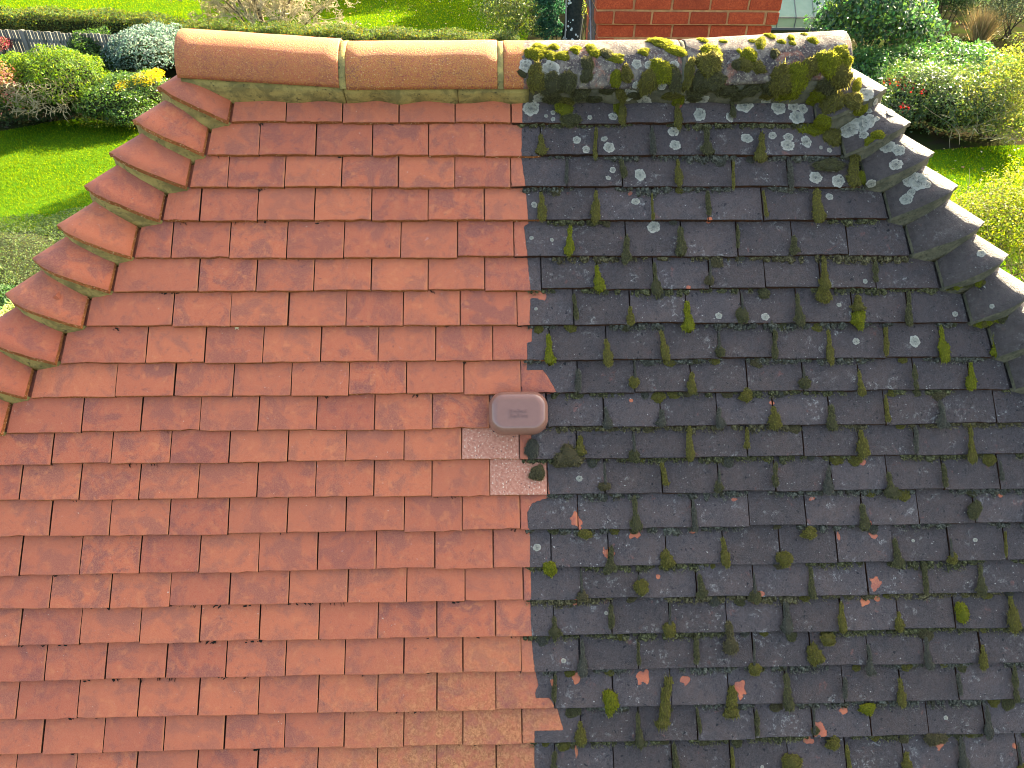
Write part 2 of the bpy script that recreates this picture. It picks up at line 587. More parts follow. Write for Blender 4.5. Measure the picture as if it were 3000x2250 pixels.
V_EAVE = 3.0
ya = CP * (V_EAVE - V_RIDGE)
za = Z_RIDGE - SP * (V_EAVE - V_RIDGE)
DROP = 0.085                                   # the deck lies below the tiles
xl, xr = arris_l(V_EAVE), arris_r(V_EAVE)
dv = [(HIP_L, 0, Z_RIDGE - DROP), (HIP_R, 0, Z_RIDGE - DROP), (xl, -ya, za - DROP), (xr, -ya, za - DROP), (xr, ya, za - DROP), (xl, ya, za - DROP)]
roof = add('roof', mesh('roof', dv, [[2, 3, 1, 0], [3, 4, 1], [4, 5, 0, 1], [5, 2, 0], [2, 5, 4, 3]], M_UNDER), house)
ins = 0.35
zw = za - DROP - 0.01
for (xa, y0, xb, y1) in ((xl + ins, -ya + ins, xr - ins, -ya + ins + .28), (xl + ins, ya - ins - .28, xr - ins, ya - ins),
                         (xl + ins, -ya + ins + .283, xl + ins + .28, ya - ins - .283), (xr - ins - .28, -ya + ins + .283, xr - ins, ya - ins - .283)):
    MB().box(((xa + xb) / 2, (y0 + y1) / 2, zw / 2), (abs(xb - xa), abs(y1 - y0), zw)).build('wall', M_WALLB, house)

TILT = -math.atan(0.157)


def tile_mesh(name, w, L, mats, rng, skl=0.0, skr=0.0, fine=None):
    """A plain clay tile seen from its tail: slightly cambered top, worn arrises, chipped tail; local x along the row, y up the slope."""
    nx = 7
    xs = [-w / 2 + w * i / (nx - 1) for i in range(nx)]
    if fine:
        nx = fine
        xs = [-w / 2 + w * i / (nx - 1) for i in range(nx)]
        ys = [0.0, 0.0016] + [0.0016 + 0.116 * i / 24 for i in range(1, 25)] + [L]
    else:
        ys = [0.0, 0.0016, 0.05, L]
    mats = list(mats) + [M_EDGE_D]  # dark sides: joint shade painted onto the tile flanks
    cam_ = rng.uniform(0.0004, 0.0014)
    tail = [rng.normal(0, 0.0006) for _ in range(nx)]
    if rng.random() < 0.25:
        tail[rng.integers(0, nx)] += 0.0022
    if fine:
        tail = list(np.interp(range(nx), np.linspace(0, nx - 1, 8), [rng.normal(0, 0.0007) for _ in range(8)]))
    V, F, MI, idx = [], [], [], {}
    for j, y in enumerate(ys):
        for i, x in enumerate(xs):
            xx = x
            q = 1 - y / L
            if i == 0: xx += rng.normal(0, 0.0003)
            if i == nx - 1: xx += rng.normal(0, 0.0003)
            xx += (skl * y) * (1 - i / (nx - 1)) + (skr * y) * (i / (nx - 1))
            z = -cam_ * (2 * x / w) ** 2 - 0.0012 * max(0, 1 - y / 0.03) ** 2
            if i in (0, nx - 1): z -= 0.0010
            yy = y
            if j == 0:
                z -= 0.0014; yy += tail[i]
            if j == 1: yy += tail[i] * 0.8
            idx[i, j] = len(V)
            V.append((xx, yy, z))
    for j in range(len(ys) - 1):
        for i in range(nx - 1):
            F.append([idx[i, j], idx[i + 1, j], idx[i + 1, j + 1], idx[i, j + 1]]); MI.append(0)
    ring = [(i, 0) for i in range(nx)] + [(nx - 1, j) for j in range(1, len(ys))] + [(i, len(ys) - 1) for i in range(nx - 2, -1, -1)] + [(0, j) for j in range(len(ys) - 2, 0, -1)]
    low = {}
    for q in ring:
        x, y, z = V[idx[q]]
        low[q] = len(V)
        V.append((x, y + (rng.normal(0, 0.0007) if q[1] == 0 else 0), -0.0146 - (rng.uniform(0, 0.0012) if q[1] == 0 else 0)))
    for a, b in zip(ring, ring[1:] + ring[:1]):
        F.append([idx[a], low[a], low[b], idx[b]]); MI.append(1 if a[1] == 0 and b[1] == 0 else 2)
    F.append([low[q] for q in reversed(ring)]); MI.append(1)
    return mesh(name, V, F, mats, MI)


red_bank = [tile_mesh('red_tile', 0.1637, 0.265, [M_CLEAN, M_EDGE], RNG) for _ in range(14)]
dirty_bank = [tile_mesh('weathered_tile', 0.1634, 0.265, [M_DIRTY, M_EDGE_D], RNG) for _ in range(14)]

joints = []                                    # (row, u, v) of every joint between two tiles
VENT_ROW, VENT_U = 9, 0.018
for i, v in enumerate(ROWV):
    ul = corner_l(i) + (0.006 if i < 9 else 0.004)
    ur = corner_r(i) - 0.005
    s = ROWS[i]
    j0 = math.ceil((ul + 0.098 - s) / TW)
    j1 = math.floor((ur - 0.095 - s) / TW)
    cuts = [ul] + [s + TW * j for j in range(j0, j1 + 1)] + [ur]
    L = 0.158 if i == 0 else (0.255 if i == 1 else 0.265)
    for c, (a, b) in enumerate(zip(cuts, cuts[1:])):
        uc, w = (a + b) / 2, b - a
        if c < len(cuts) - 2: joints.append((i, b, v))
        if i == VENT_ROW and abs(uc - VENT_U) < 0.06:
            continue
        end_l, end_r = c == 0, c == len(cuts) - 2
        d = [dirt_at(x, y) for x in np.linspace(a, b, 14) for y in np.linspace(v - 0.112, v, 10)]
        lo, hi = min(d), max(d)
        gap = RNG.uniform(0.0028, 0.0044)
        speck = (i == 10 and abs(uc + 0.065) < 0.05) or (i == 11 and abs(uc - 0.018) < 0.05)
        full = abs(w - TW) < 1e-6 and not (end_l or end_r)
        if speck:
            nm, me = 'speckled_tile', tile_mesh('speckled_tile', w - gap, L, [M_SPECK, M_EDGE], RNG)
        elif hi < 0.05 or lo > 0.95:
            red = hi < 0.05
            nm = 'red_tile' if red else 'weathered_tile'
            if full and i > 1:
                me = (red_bank if red else dirty_bank)[RNG.integers(0, 14)]
            else:
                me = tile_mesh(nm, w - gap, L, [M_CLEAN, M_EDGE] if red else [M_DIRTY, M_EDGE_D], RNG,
                               0.10 if end_l and i < 10 else 0.0, -0.10 if end_r and i < 9 else 0.0)
        else:
            nm = 'half_cleaned_tile' if (np.interp(v - .05, EDGE_V, EDGE_U) > a - 0.03 and np.interp(v - .05, EDGE_V, EDGE_U) < b + 0.03) else 'weathered_tile'
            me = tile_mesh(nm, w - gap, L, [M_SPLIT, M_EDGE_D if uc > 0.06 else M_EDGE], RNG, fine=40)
            A = me.attributes.new('dirt', 'FLOAT', 'POINT')
            A.data.foreach_set('value', [dirt_at(uc + p.co.x, v - p.co.y) for p in me.vertices])
        o = add(nm, me, roof, roof_matrix(uc + RNG.normal(0, 0.0004), v + RNG.normal(0, 0.0016), RNG.normal(0.0, 0.0007),
                                          RNG.normal(0, 0.0035), TILT + RNG.normal(0, 0.006)))
        if speck: o['label'] = 'pale pink speckled replacement tile under the vent'
        to_bvh(o)

# courses below the photograph's lower edge and on the three other slopes: joined, built as stepped tiles
def far_courses():
    mb = MB()
    lo = []
    v = ROWV[-1] + 0.1
    while v < V_EAVE:
        lo.append(v); v += 0.1
    for k, v in enumerate(lo):
        u = arris_l(v) + 0.12 - (k % 2) * TW / 2
        while u < arris_r(v) - 0.1:
            M = roof_matrix(u + TW / 2, v, 0, 0, TILT)
            A = [Vector(M.col[0][:3]), Vector(M.col[1][:3]), Vector(M.col[2][:3])]
            mb.box(M @ Vector((0, 0.1, -0.006)), (TW - 0.003, 0.2, 0.012), A)
            u += TW
    o = mb.build('lower_tile_course', [M_CLEAN], roof)
    o['kind'] = 'stuff'
    for nm, ang in (('hip_slope_tiling', 90), ('hip_slope_tiling', -90), ('back_slope_tiling', 180)):
        mb = MB()
        Rz = Matrix.Rotation(math.radians(ang), 4, 'Z')
        cx = {90: HIP_R, -90: HIP_L, 180: 0.0}[ang]
        v, k = -0.95, 0
        while v < V_EAVE:
            run = CP * (v - V_RIDGE)
            if ang == 180: half_a, half_b = -(HIP_R + run) + 0.15, -(HIP_L - run) - 0.15
            else: half_a, half_b = -run + 0.15, run - 0.15
            u = half_a - (k % 2) * TW / 2
            while u < half_b - 0.05:
                M = Matrix.Translation((cx, 0, 0)) @ Rz @ roof_matrix(u + TW / 2, v, -0.004, 0, TILT)
                A = [Vector(M.col[0][:3]), Vector(M.col[1][:3]), Vector(M.col[2][:3])]
                mb.box(M @ Vector((0, 0.1, -0.006)), (TW - 0.003, 0.2, 0.012), A)
                u += TW
            v += 0.1; k += 1
        o = mb.build(nm, [M_CLEAN if ang == -90 else M_DIRTY], roof)
        o['kind'] = 'stuff'


far_courses()

# ------------------------------------------------------------------ bonnet hip tiles with their mortar beds
def mirror_hip(p, side):
    a = Vector((HIP_L if side < 0 else HIP_R, 0, Z_RIDGE))
    h = Vector((side * 1.0, -1.0, 0)).normalized()      # plan direction of the hip
    perp = Vector((-h.y, h.x, 0))
    d = p - a
    return p - perp * (2 * d.dot(perp))


def bonnet(i, side):
    v = ROWV[i]
    rng = RNG
    au = arris_l(v) if side < 0 else arris_r(v)
    cu = corner_l(i) if side < 0 else corner_r(i)
    up = Vector((0, 0, 1))
    arr = RP(au, v, 0)
    tip = arr + up * (0.064 / CP + rng.normal(0, 0.002))
    C = RP(cu, v + 0.002 + rng.normal(0, 0.002), 0.014)
    hp = Vector((side, -1, 0)).normalized()
    perp = Vector((-side, -1, 0)).normalized()              # level, away from the hip on the front side
    hd = (RP(arris_l(v + .1) if side < 0 else arris_r(v + .1), v + .1, 0) - arr).normalized()

    def curve(T, E, a):
        Q = T + perp * a - up * 0.004
        pts = []
        n = 10
        for q in range(n + 1):
            s = q / n
            pts.append(T * (1 - s) ** 2 + Q * (2 * s * (1 - s)) + E * s * s)
        return pts
    low = [p - hd * 0.012 * (1 - q / 10) ** 3 - up * 0.006 * (1 - q / 10) ** 4 for q, p in enumerate(curve(tip, C, 0.064))]
    Lh = 0.20
    tip2 = tip - hd * Lh - NAX * 0.076 - up * 0.012
    tip2 = mirror_hip(tip2, side) * 0.5 + tip2 * 0.5
    C2 = RP(cu - side * 0.012, v - 0.19, 0.014 - 0.052)
    upc = curve(tip2, C2, 0.045)
    NS = 6

    def full(cv):
        return [mirror_hip(p, side) for p in reversed(cv[1:])] + cv
    lo_, up_ = full(low), full(upc)
    n = len(lo_)
    V, F, MI = [], [], []
    ph = rng.uniform(0, 50)
    for j in range(NS + 1):
        s = j / NS
        for q in range(n):
            p = lo_[q] * (1 - s) + up_[q] * s
            wob = mnoise.noise(Vector((q * 0.35, s * 2.0, ph))) * 0.0022
            if j == 0: p = p - hd * (mnoise.noise(Vector((q * 0.8, ph, 2.0))) * 0.0025)
            V.append(p + up * wob)
    bb = len(V)
    for q in range(n * (NS + 1)):
        V.append(V[q] - up * 0.011 - (NAX * 0.004))
    for j in range(NS):
        for q in range(n - 1):
            a = j * n + q
            f = [a, a + 1, a + n + 1, a + n]
            F.append(f if side > 0 else f[::-1]); MI.append(0)
            g = [bb + k for k in f]
            F.append(g[::-1] if side > 0 else g); MI.append(1)
    rim = [q for q in range(n)] + [j * n + n - 1 for j in range(1, NS + 1)] + [NS * n + q for q in range(n - 2, -1, -1)] + [j * n for j in range(NS - 1, 0, -1)]
    for a, b in zip(rim, rim[1:] + rim[:1]):
        F.append([a, bb + a, bb + b, b]); MI.append(1)
    dirty = side > 0
    me = mesh('bonnet_tile', V, F, [M_DIRTY_B, M_MORTAR_D] if dirty else [M_CLEAN, M_EDGE], MI)
    me.polygons.foreach_set('use_smooth', [m == 0 for m in MI])
    bm = bmesh.new(); bm.from_mesh(me); bmesh.ops.recalc_face_normals(bm, faces=bm.faces); bm.to_mesh(me); bm.free()
    o = add('bonnet_tile', me, roof)
    to_bvh(o)
    # mortar bed squeezed out below the tail
    ins_ = [p - hd * 0.004 - up * 0.0125 - NAX * 0.003 - perp * (0.010 * max(0, q - 7) / 3) for q, p in enumerate(low)]
    bed = [mirror_hip(p, side) for p in reversed(ins_[1:6])] + ins_
    V, F = [], []
    nb = len(bed)
    rows = [(0.008, 0.0, 0.02), (0.0, 0.0, 0.0), (0.010, -0.001, 0.0), (0.022, 0.002, 0.0), (0.036, 0.005, 0.0), (0.058, 0.008, 0.0), (0.060, 0.0, 0.05)]
    for r, (dn, out, back) in enumerate(rows):
        for q, p in enumerate(bed):
            wv = mnoise.noise(Vector((q * 0.9, r * 0.8, ph + 9))) * 0.004
            edge = 0.2 if q == nb - 1 else 1.0
            V.append(p - up * dn * 0.62 - NAX * dn * 0.55 + hd * (out * edge + wv * 0.8) - hd * back * 0.5)
    for r in range(len(rows) - 1):
        for q in range(nb - 1):
            a = r * nb + q
            F.append([a, a + 1, a + nb + 1, a + nb])
    F.append([r * nb for r in range(len(rows))])
    F.append([r * nb + nb - 1 for r in reversed(range(len(rows)))])
    me = mesh('mortar_bed', V, F, M_MORTAR_D if dirty else M_MORTAR, smooth=True)
    bm = bmesh.new(); bm.from_mesh(me); bmesh.ops.recalc_face_normals(bm, faces=bm.faces); bm.to_mesh(me); bm.free()
    o = add('mortar_bed', me, roof)
    to_bvh(o)


for i in range(0, len(ROWV)):
    bonnet(i, -1)
    bonnet(i, 1)

# ------------------------------------------------------------------ ridge tiles
RID_R = 0.105


def ridge_tile(u0, u1, dz0, dz1, mode):
    n, m = 26, 14 if mode != 'split' else 40
    V, F, MI = [], [], []
    ph = random.uniform(0, 99)
    us = [0.0, 0.003] + [(u1 - u0) * k / (m - 2) for k in range(1, m - 2)] + [u1 - u0 - 0.003, u1 - u0]
    for layer in (0, 1):
        for j, du in enumerate(us):
            s = du / (u1 - u0)
            cz = Z_RIDGE - 0.040 + dz0 * (1 - s) + dz1 * s
            r = RID_R - (0.014 if layer else 0.0)
            if layer == 0 and j in (0, len(us) - 1): r -= 0.0025
            for k in range(n + 1):
                a = math.radians(-90 + 180 * k / n)
                wob = mnoise.noise(Vector((du * 9, a * 1.3, ph))) * 0.0018 if layer == 0 else 0
                # tails of the half round run down a little straight
                zz = math.cos(a) * (r + wob)
                yy = -math.sin(a) * (r + wob)
                V.append(Vector((u0 + du, yy, cz + zz)))
    w = n + 1
    nj = len(us)
    off = nj * w
    for j in range(nj - 1):
        for k in range(n):
            a = j * w + k
            F.append([a, a + 1, a + w + 1, a + w]); MI.append(0)
            F.append([off + a, off + a + w, off + a + w + 1, off + a + 1]); MI.append(1)
    for j in range(nj - 1):
        for k in (0, n):
            a = j * w + k
            F.append([a, a + w, off + a + w, off + a]); MI.append(1)
    for j in (0, nj - 1):
        for k in range(n):
            a = j * w + k
            F.append([a, off + a, off + a + 1, a + 1]); MI.append(1)
    mats = {'clean': [M_SAND, M_EDGE], 'dirty': [M_DIRTY_R, M_EDGE_D], 'split': [M_SPLIT_R, M_EDGE]}[mode]
    me = mesh('ridge_tile', V, F, mats, MI)
    me.polygons.foreach_set('use_smooth', [x == 0 for x in MI])
    bm = bmesh.new(); bm.from_mesh(me); bmesh.ops.recalc_face_normals(bm, faces=bm.faces); bm.to_mesh(me); bm.free()
    if mode == 'split':
        A = me.attributes.new('dirt', 'FLOAT', 'POINT')
        A.data.foreach_set('value', [min(1, max(0, 0.5 + (p.co.x - 0.045 - 0.02 * mnoise.noise(Vector((p.co.y * 40, p.co.z * 40, 3)))) / 0.02)) for p in me.vertices])
    o = add('ridge_tile', me, roof)
    to_bvh(o)
    return o


def ridge_dirty_material(name, split):
    t = NT(name, 0.85, 0.2)
    vec = t.coords()
    c, n2, n3 = dirty_colour(t, vec, 1.7)
    n = t.noise(vec, 16, 5, 0.65, 0.5)
    c = t.mix(t.ramp(n, 0.54, 0.66), c, (0.27, 0.115, 0.070))
    c = t.mix(t.ramp(t.noise(vec, 20, 5, 0.7, 0.5, 4.2), 0.45, 0.62, 0, 0.8), c, (0.24, 0.20, 0.145))
    c = t.mix(t.ramp(t.noise(vec, 150, 3, 0.7), 0.55, 0.66, 0, 0.7), c, (0.44, 0.37, 0.24))
    if split:
        cc, a, b = clean_colour(t, vec, 2.2, True)
        d = t.n('ShaderNodeAttribute', attribute_name='dirt').outputs['Fac']
        d = t.ramp(t.math('ADD', d, t.math('MULTIPLY', t.math('SUBTRACT', t.noise(vec, 60, 4, 0.6), 0.5), 0.6)), 0.4, 0.6)
        c = t.mix(d, cc, c)
    t.l(c, t.p.inputs['Base Color'])
    t.l(t.bump(t.noise(vec, 240, 3, 0.75), 0.9, 0.005), t.p.inputs['Normal'])
    return t.m


M_DIRTY_R = ridge_dirty_material('weathered_ridge_clay', False)
M_SPLIT_R = ridge_dirty_material('half_cleaned_ridge_clay', True)
RIDGES = [(-0.953, -0.494, 0.030, 0.003, 'clean'), (-0.474, -0.034, -0.003, 0.001, 'clean'), (-0.016, 0.505, 0.000, 0.004, 'split'), (0.520, 1.000, 0.006, 0.034, 'dirty')]
for rr in RIDGES:
    ridge_tile(*rr)


def ridge_joint(ua, ub, dz, mat, bulge):
    V, F = [], []
    n = 28
    prof = [(ua - 0.004, -0.012), (ua + 0.001, bulge * 0.5), ((ua + ub) / 2, bulge), (ub - 0.001, bulge * 0.5), (ub + 0.004, -0.012)]
    for q, (u, dr) in enumerate(prof):
        for k in range(n + 1):
            a = math.radians(-90 + 180 * k / n)
            r = RID_R - 0.002 + dr + mnoise.noise(Vector((q * 1.3, k * 0.5, ua * 30))) * 0.003
            wv = mnoise.noise(Vector((k * 0.33, 5, ua * 10))) * 0.003
            V.append(Vector((u + wv, -math.sin(a) * r, Z_RIDGE - 0.040 + dz + math.cos(a) * r)))
    for q in range(len(prof) - 1):
        for k in range(n):
            a = q * (n + 1) + k
            F.append([a, a + 1, a + n + 2, a + n + 1])
    o = add('mortar_joint', mesh('mortar_joint', V, F, mat, smooth=True), roof)
    to_bvh(o)


ridge_joint(-0.494, -0.474, 0.000, M_MORTAR, 0.000)
ridge_joint(-0.034, -0.016, 0.000, M_MORTAR, 0.001)
ridge_joint(0.505, 0.520, 0.005, M_MORTAR_D, 0.000)


def ridge_bed(u0, u1, mat, front, z0f, seed):
    """mortar fillet between the ridge tile's edge and the top course, on the front (and, mirrored, on the back)"""
    V, F = [], []
    n = max(8, int((u1 - u0) / 0.02))
    for q in range(n + 1):
        u = u0 + (u1 - u0) * q / n
        dz = z0f(u)
        nz = lambda s_, a_=0.004: mnoise.noise(Vector((u * 14, s_, seed))) * a_
        top_y, top_z = -(RID_R - 0.010), Z_RIDGE - 0.040 + dz - 0.004
        lo = RP(u, -0.962 + nz(1.0, 0.006) + 0.0028 * math.sin(u * 37.6 + 1), -0.012)
        pts = [(top_y + 0.03, top_z + 0.01), (top_y + nz(7, .002), top_z), (top_y * 0.6 + lo.y * 0.4 - 0.006 + nz(2), top_z * 0.62 + lo.z * 0.38 + 0.003),
               (top_y * 0.2 + lo.y * 0.8 - 0.004 + nz(3), top_z * 0.22 + lo.z * 0.78 + 0.003), (lo.y, lo.z), (lo.y + 0.03, lo.z - 0.02)]
        for y, z in pts:
            V.append(Vector((u, y if front else -y, z)))
    k = 6
    for q in range(n):
        for r in range(k - 1):
            a = q * k + r
            F.append([a, a + 1, a + k + 1, a + k] if front else [a, a + k, a + k + 1, a + 1])
    F.append(list(range(k)))
    F.append([n * k + r for r in range(k)])
    o = add('mortar_fillet', mesh('mortar_fillet', V, F, mat, smooth=True), roof)
    to_bvh(o)


def dzf(u):
    return float(np.interp(u, [-0.953, -0.494, -0.034, 0.505, 0.52, 1.0], [0.030, 0.003, 0.001, 0.004, 0.006, 0.034]))


ridge_bed(-0.948, -0.486, M_MORTAR, True, dzf, 1)
ridge_bed(-0.483, -0.152, M_MORTAR, True, dzf, 2)
ridge_bed(-0.150, 0.060, M_MORTAR, True, dzf, 3)
ridge_bed(0.060, 0.985, M_MORTAR_D, True, dzf, 4)
ridge_bed(-0.948, 0.985, M_MORTAR_D, False, dzf, 5)
# the open ends of the ridge are stopped with mortar
for ux, mt in ((-0.944, M_MORTAR), (0.990, M_MORTAR_D)):
    V = [Vector((ux, 0, Z_RIDGE - 0.12))]
    for k in range(19):
        a = math.radians(-90 + 180 * k / 18)
        V.append(Vector((ux, -math.sin(a) * (RID_R - 0.010), Z_RIDGE - 0.040 + dzf(ux) + math.cos(a) * (RID_R - 0.010))))
    F = [[0, k, k + 1] for k in range(1, 19)]
    V2 = [p + Vector((0.02 if ux < 0 else -0.02, 0, 0)) for p in V]
    add('mortar_stop', mesh('mortar_stop', V + V2, F + [[len(V) + q for q in reversed(f)] for f in F] + [[k, k + 1, len(V) + k + 1, len(V) + k] for k in range(1, 19)], mt), roof)

BVH = BVHTree.FromPolygons(BVH_V, BVH_F)


def hit(px, py):
    d = Vector(CM @ np.array([(px * 1024 / 3000 - 512) / FPX, (py * 1024 / 3000 - 384) / FPX, 1.0])).normalized()
    p, nrm, _, _ = BVH.ray_cast(Vector(CAM), d)
    return (p, nrm) if p is not None else (None, None)


def surface_matrix(p, nrm, rz, scale):
    """x along the ridge, y up the slope, z away from the surface"""
    z = nrm.normalized()
    if z.dot(Vector(CAM) - p) < 0: z = -z
    y = Vector((0, 0, 1)) - z * z.z
    if y.length < 1e-3: y = Vector((0, 1, 0))
    y.normalize()
    x = y.cross(z)
    M = Matrix((x, y, z)).transposed().to_4x4()
    return Matrix.Translation(p) @ M @ Matrix.Rotation(rz, 4, 'Z') @ Matrix.Diagonal((*scale, 1))


# ------------------------------------------------------------------ moss
MOSS_COL = {'d': ('dark_moss', (0.036, 0.034, 0.016), (0.120, 0.112, 0.050), (0.32, 0.30, 0.12)),
            'o': ('olive_moss', (0.060, 0.050, 0.014), (0.200, 0.172, 0.040), (0.46, 0.40, 0.09)),
            'g': ('green_moss', (0.080, 0.078, 0.010), (0.260, 0.270, 0.020), (0.55, 0.53, 0.04)),
            'b': ('brown_moss', (0.042, 0.033, 0.017), (0.155, 0.128, 0.060), (0.34, 0.29, 0.13)),
            'y': ('grey_moss', (0.044, 0.041, 0.029), (0.125, 0.120, 0.084), (0.30, 0.285, 0.20))}
MOSS_MATS = {k: (moss_material(*q), moss_material(q[0] + '_shoots', q[2], tuple(x * 1.15 for x in q[3]), tuple(min(0.6, x * 1.5) for x in q[3]), 0.55)) for k, q in MOSS_COL.items()}
MOSS_DARK, MOSS_OLIVE, MOSS_GREEN, MOSS_BROWN, MOSS_GREY = (MOSS_MATS[k] for k in 'dogby')


_bm = bmesh.new(); bmesh.ops.create_icosphere(_bm, subdivisions=3, radius=1.0)
ICO_V = np.array([v.co[:] for v in _bm.verts]); ICO_F = [[v.index for v in f.verts] for f in _bm.faces]; _bm.free()
_bm = bmesh.new(); bmesh.ops.create_icosphere(_bm, subdivisions=2, radius=1.0)
ICO2_V = np.array([v.co[:] for v in _bm.verts]); ICO2_F = [[v.index for v in f.verts] for f in _bm.faces]; _bm.free()


def moss_mesh(kind, rng, mat, fuzz=800):
    """unit moss cushion: x -0.5..0.5, y 0 (top) .. -1 (foot), z up; grown from several merging lobes"""
    lobes = []
    if kind == 'drop':
        x, n = rng.normal(0, 0.05), 8
        foot = rng.uniform(0.36, 0.5); neck = rng.uniform(0.13, 0.24); start = rng.uniform(0.3, 0.62)
        for k in range(n):
            a = 0.07 + 0.80 * k / (n - 1)
            rr = neck + (foot - neck) * max(0.0, min(1.0, (a - start) / 0.22)) ** 0.8
            rr *= rng.uniform(0.82, 1.12)
            if rng.random() < 0.12 and 1 < k < 5: continue
            lobes.append((x, -a, rr, rng.uniform(0.13, 0.19) if a < start else rng.uniform(0.17, 0.25)))
            x += rng.normal(0, 0.045)
        for _ in range(rng.integers(1, 4)):
            lobes.append((x + rng.normal(0, 0.24), -rng.uniform(0.72, 0.97), rng.uniform(0.16, 0.28), rng.uniform(0.07, 0.13)))
    elif kind == 'streak':
        x = rng.normal(0, 0.05)
        for k in range(9):
            a = 0.05 + 0.88 * k / 8
            if rng.random() < 0.14: continue
            lobes.append((x, -a, rng.uniform(0.24, 0.46) * (0.7 + 0.4 * a), rng.uniform(0.09, 0.16)))
            x += rng.normal(0, 0.07)
    else:
        lobes.append((0, -0.5, rng.uniform(0.34, 0.44), rng.uniform(0.34, 0.46)))
        for _ in range(rng.integers(3, 7)):
            t_ = rng.uniform(0, 6.28); d = rng.uniform(0.15, 0.36); q = rng.uniform(0.16, 0.30)
            lobes.append((math.cos(t_) * d, -0.5 + math.sin(t_) * d, q, q * rng.uniform(0.8, 1.2)))
    V, F = [], []
    ph = rng.uniform(0, 90)
    for (x, y, rx, ry) in lobes:
        b = len(V)
        for c in ICO_V if len(lobes) < 7 and rx > 0.3 else ICO2_V:
            q = Vector((c[0] * 1.6, c[1] * 1.6, c[2] * 1.6 + ph + x * 5 + y * 9))
            f = 1 + mnoise.noise(q) * 0.42 + mnoise.noise(q * 2.7) * 0.24 + mnoise.noise(q * 6.0) * 0.14
            V.append(Vector((x + c[0] * rx * f, y + c[1] * ry * f, c[2] * rx * f * 0.95)))
        F.extend([[b + i for i in f] for f in (ICO_F if len(lobes) < 7 and rx > 0.3 else ICO2_F)])
    faces0 = [f for f in F if max(V[i].z for i in f) > 0]
    nb = len(F)
    for _ in range(fuzz):                       # short shoots
        f = faces0[rng.integers(0, len(faces0))]
        a, b, c = V[f[0]], V[f[1]], V[f[2]]
        s, t_ = rng.random(), rng.random()
        p = a + (b - a) * s + (c - a) * t_ * (1 - s)
        nr = (b - a).cross(c - a)
        if nr.length < 1e-9: continue
        nr.normalize()
        dr = (nr + Vector(rng.normal(0, 0.6, 3)) + Vector((0, -0.25, 0))).normalized()
        sd_ = dr.cross(Vector(rng.normal(0, 1, 3))).normalized() * rng.uniform(0.014, 0.032)
        q = len(V)
        V.extend([p - sd_, p + sd_, p + dr * rng.uniform(0.05, 0.18)])
        F.append([q, q + 1, q + 2])
    return mesh('moss_clump', V, F, mat, [0] * nb + [1] * (len(F) - nb), smooth=True)


bank = {}
for key, mat in MOSS_MATS.items():
    for kind, cnt in (('drop', 7), ('streak', 5), ('cushion', 6)):
        bank[key, kind] = [moss_mesh(kind, RNG, mat) for _ in range(cnt)]


def moss_on_roof(u, v, w, length, h, key, kind, rz=0.0, n=0.0):
    me = bank[key, kind][RNG.integers(0, len(bank[key, kind]))]
    o = add('moss_clump', me, roof, roof_matrix(u, v, n, rz, TILT * 0.5, (w * RNG.choice([-1, 1]), length, h)))
    return o


# special cushions seen in the photograph: (x, y top, width, height, colour, shape) in its pixels
SPECIAL = [(2515, 868, 40, 42, 'o', 'drop'), (2513, 905, 46, 62, 'g', 'cushion'), (2818, 1765, 48, 60, 'g', 'cushion'), (2916, 978, 36, 66, 'g', 'drop'),
           (1668, 1300, 90, 68, 'b', 'cushion'), (1640, 1340, 44, 30, 'b', 'cushion'), (1560, 1285, 46, 62, 'y', 'cushion'), (1578, 1362, 50, 46, 'b', 'cushion'),
           (1700, 1282, 34, 50, 'o', 'drop'), (2415, 838, 50, 60, 'o', 'cushion'), (2415, 760, 30, 90, 'o', 'drop'), (1665, 1905, 0, 0, 'g', 'drop'),
           (2388, 1890, 52, 60, 'o', 'cushion'), (2425, 1852, 48, 42, 'o', 'cushion'), (2145, 2010, 44, 84, 'o', 'streak'), (2138, 1830, 50, 78, 'b', 'drop'),
           (2320, 2205, 62, 60, 'o', 'cushion'), (1790, 2020, 46, 70, 'g', 'cushion'), (1960, 1990, 42, 130, 'o', 'streak'), (2300, 1610, 48, 54, 'o', 'cushion'),
           (2540, 2060, 50, 34, 'g', 'cushion'), (2740, 2140, 60, 46, 'b', 'cushion'), (2440, 2158, 44, 40, 'o', 'cushion'), (1612, 1640, 38, 50, 'g', 'cushion'),
           (2370, 1545, 50, 36, 'o', 'cushion'), (2185, 1140, 42, 40, 'o', 'cushion'), (1710, 1545, 46, 32, 'o', 'cushion'), (1955, 1615, 44, 52, 'o', 'cushion'),
           (1670, 330, 66, 44, 'd', 'cushion'), (2510, 440, 54, 110, 'o', 'streak'), (2530, 500, 36, 44, 'g', 'cushion'),
           (2430, 465, 100, 40, 'd', 'cushion')]
SPECIAL_UV = []
for x, y, w, h, key, kind in SPECIAL:
    if w == 0: continue
    p, nrm = hit(x, y + h * 0.5)
    if p is None: continue
    u, v = to_uv(x, y)
    SPECIAL_UV.append((u, v + h * 0.0005))
    moss_on_roof(u, v, w / 1000.0, h / 1000.0, min(w, h) / 1000.0 * 0.55, key, kind, 0.0, -0.004)

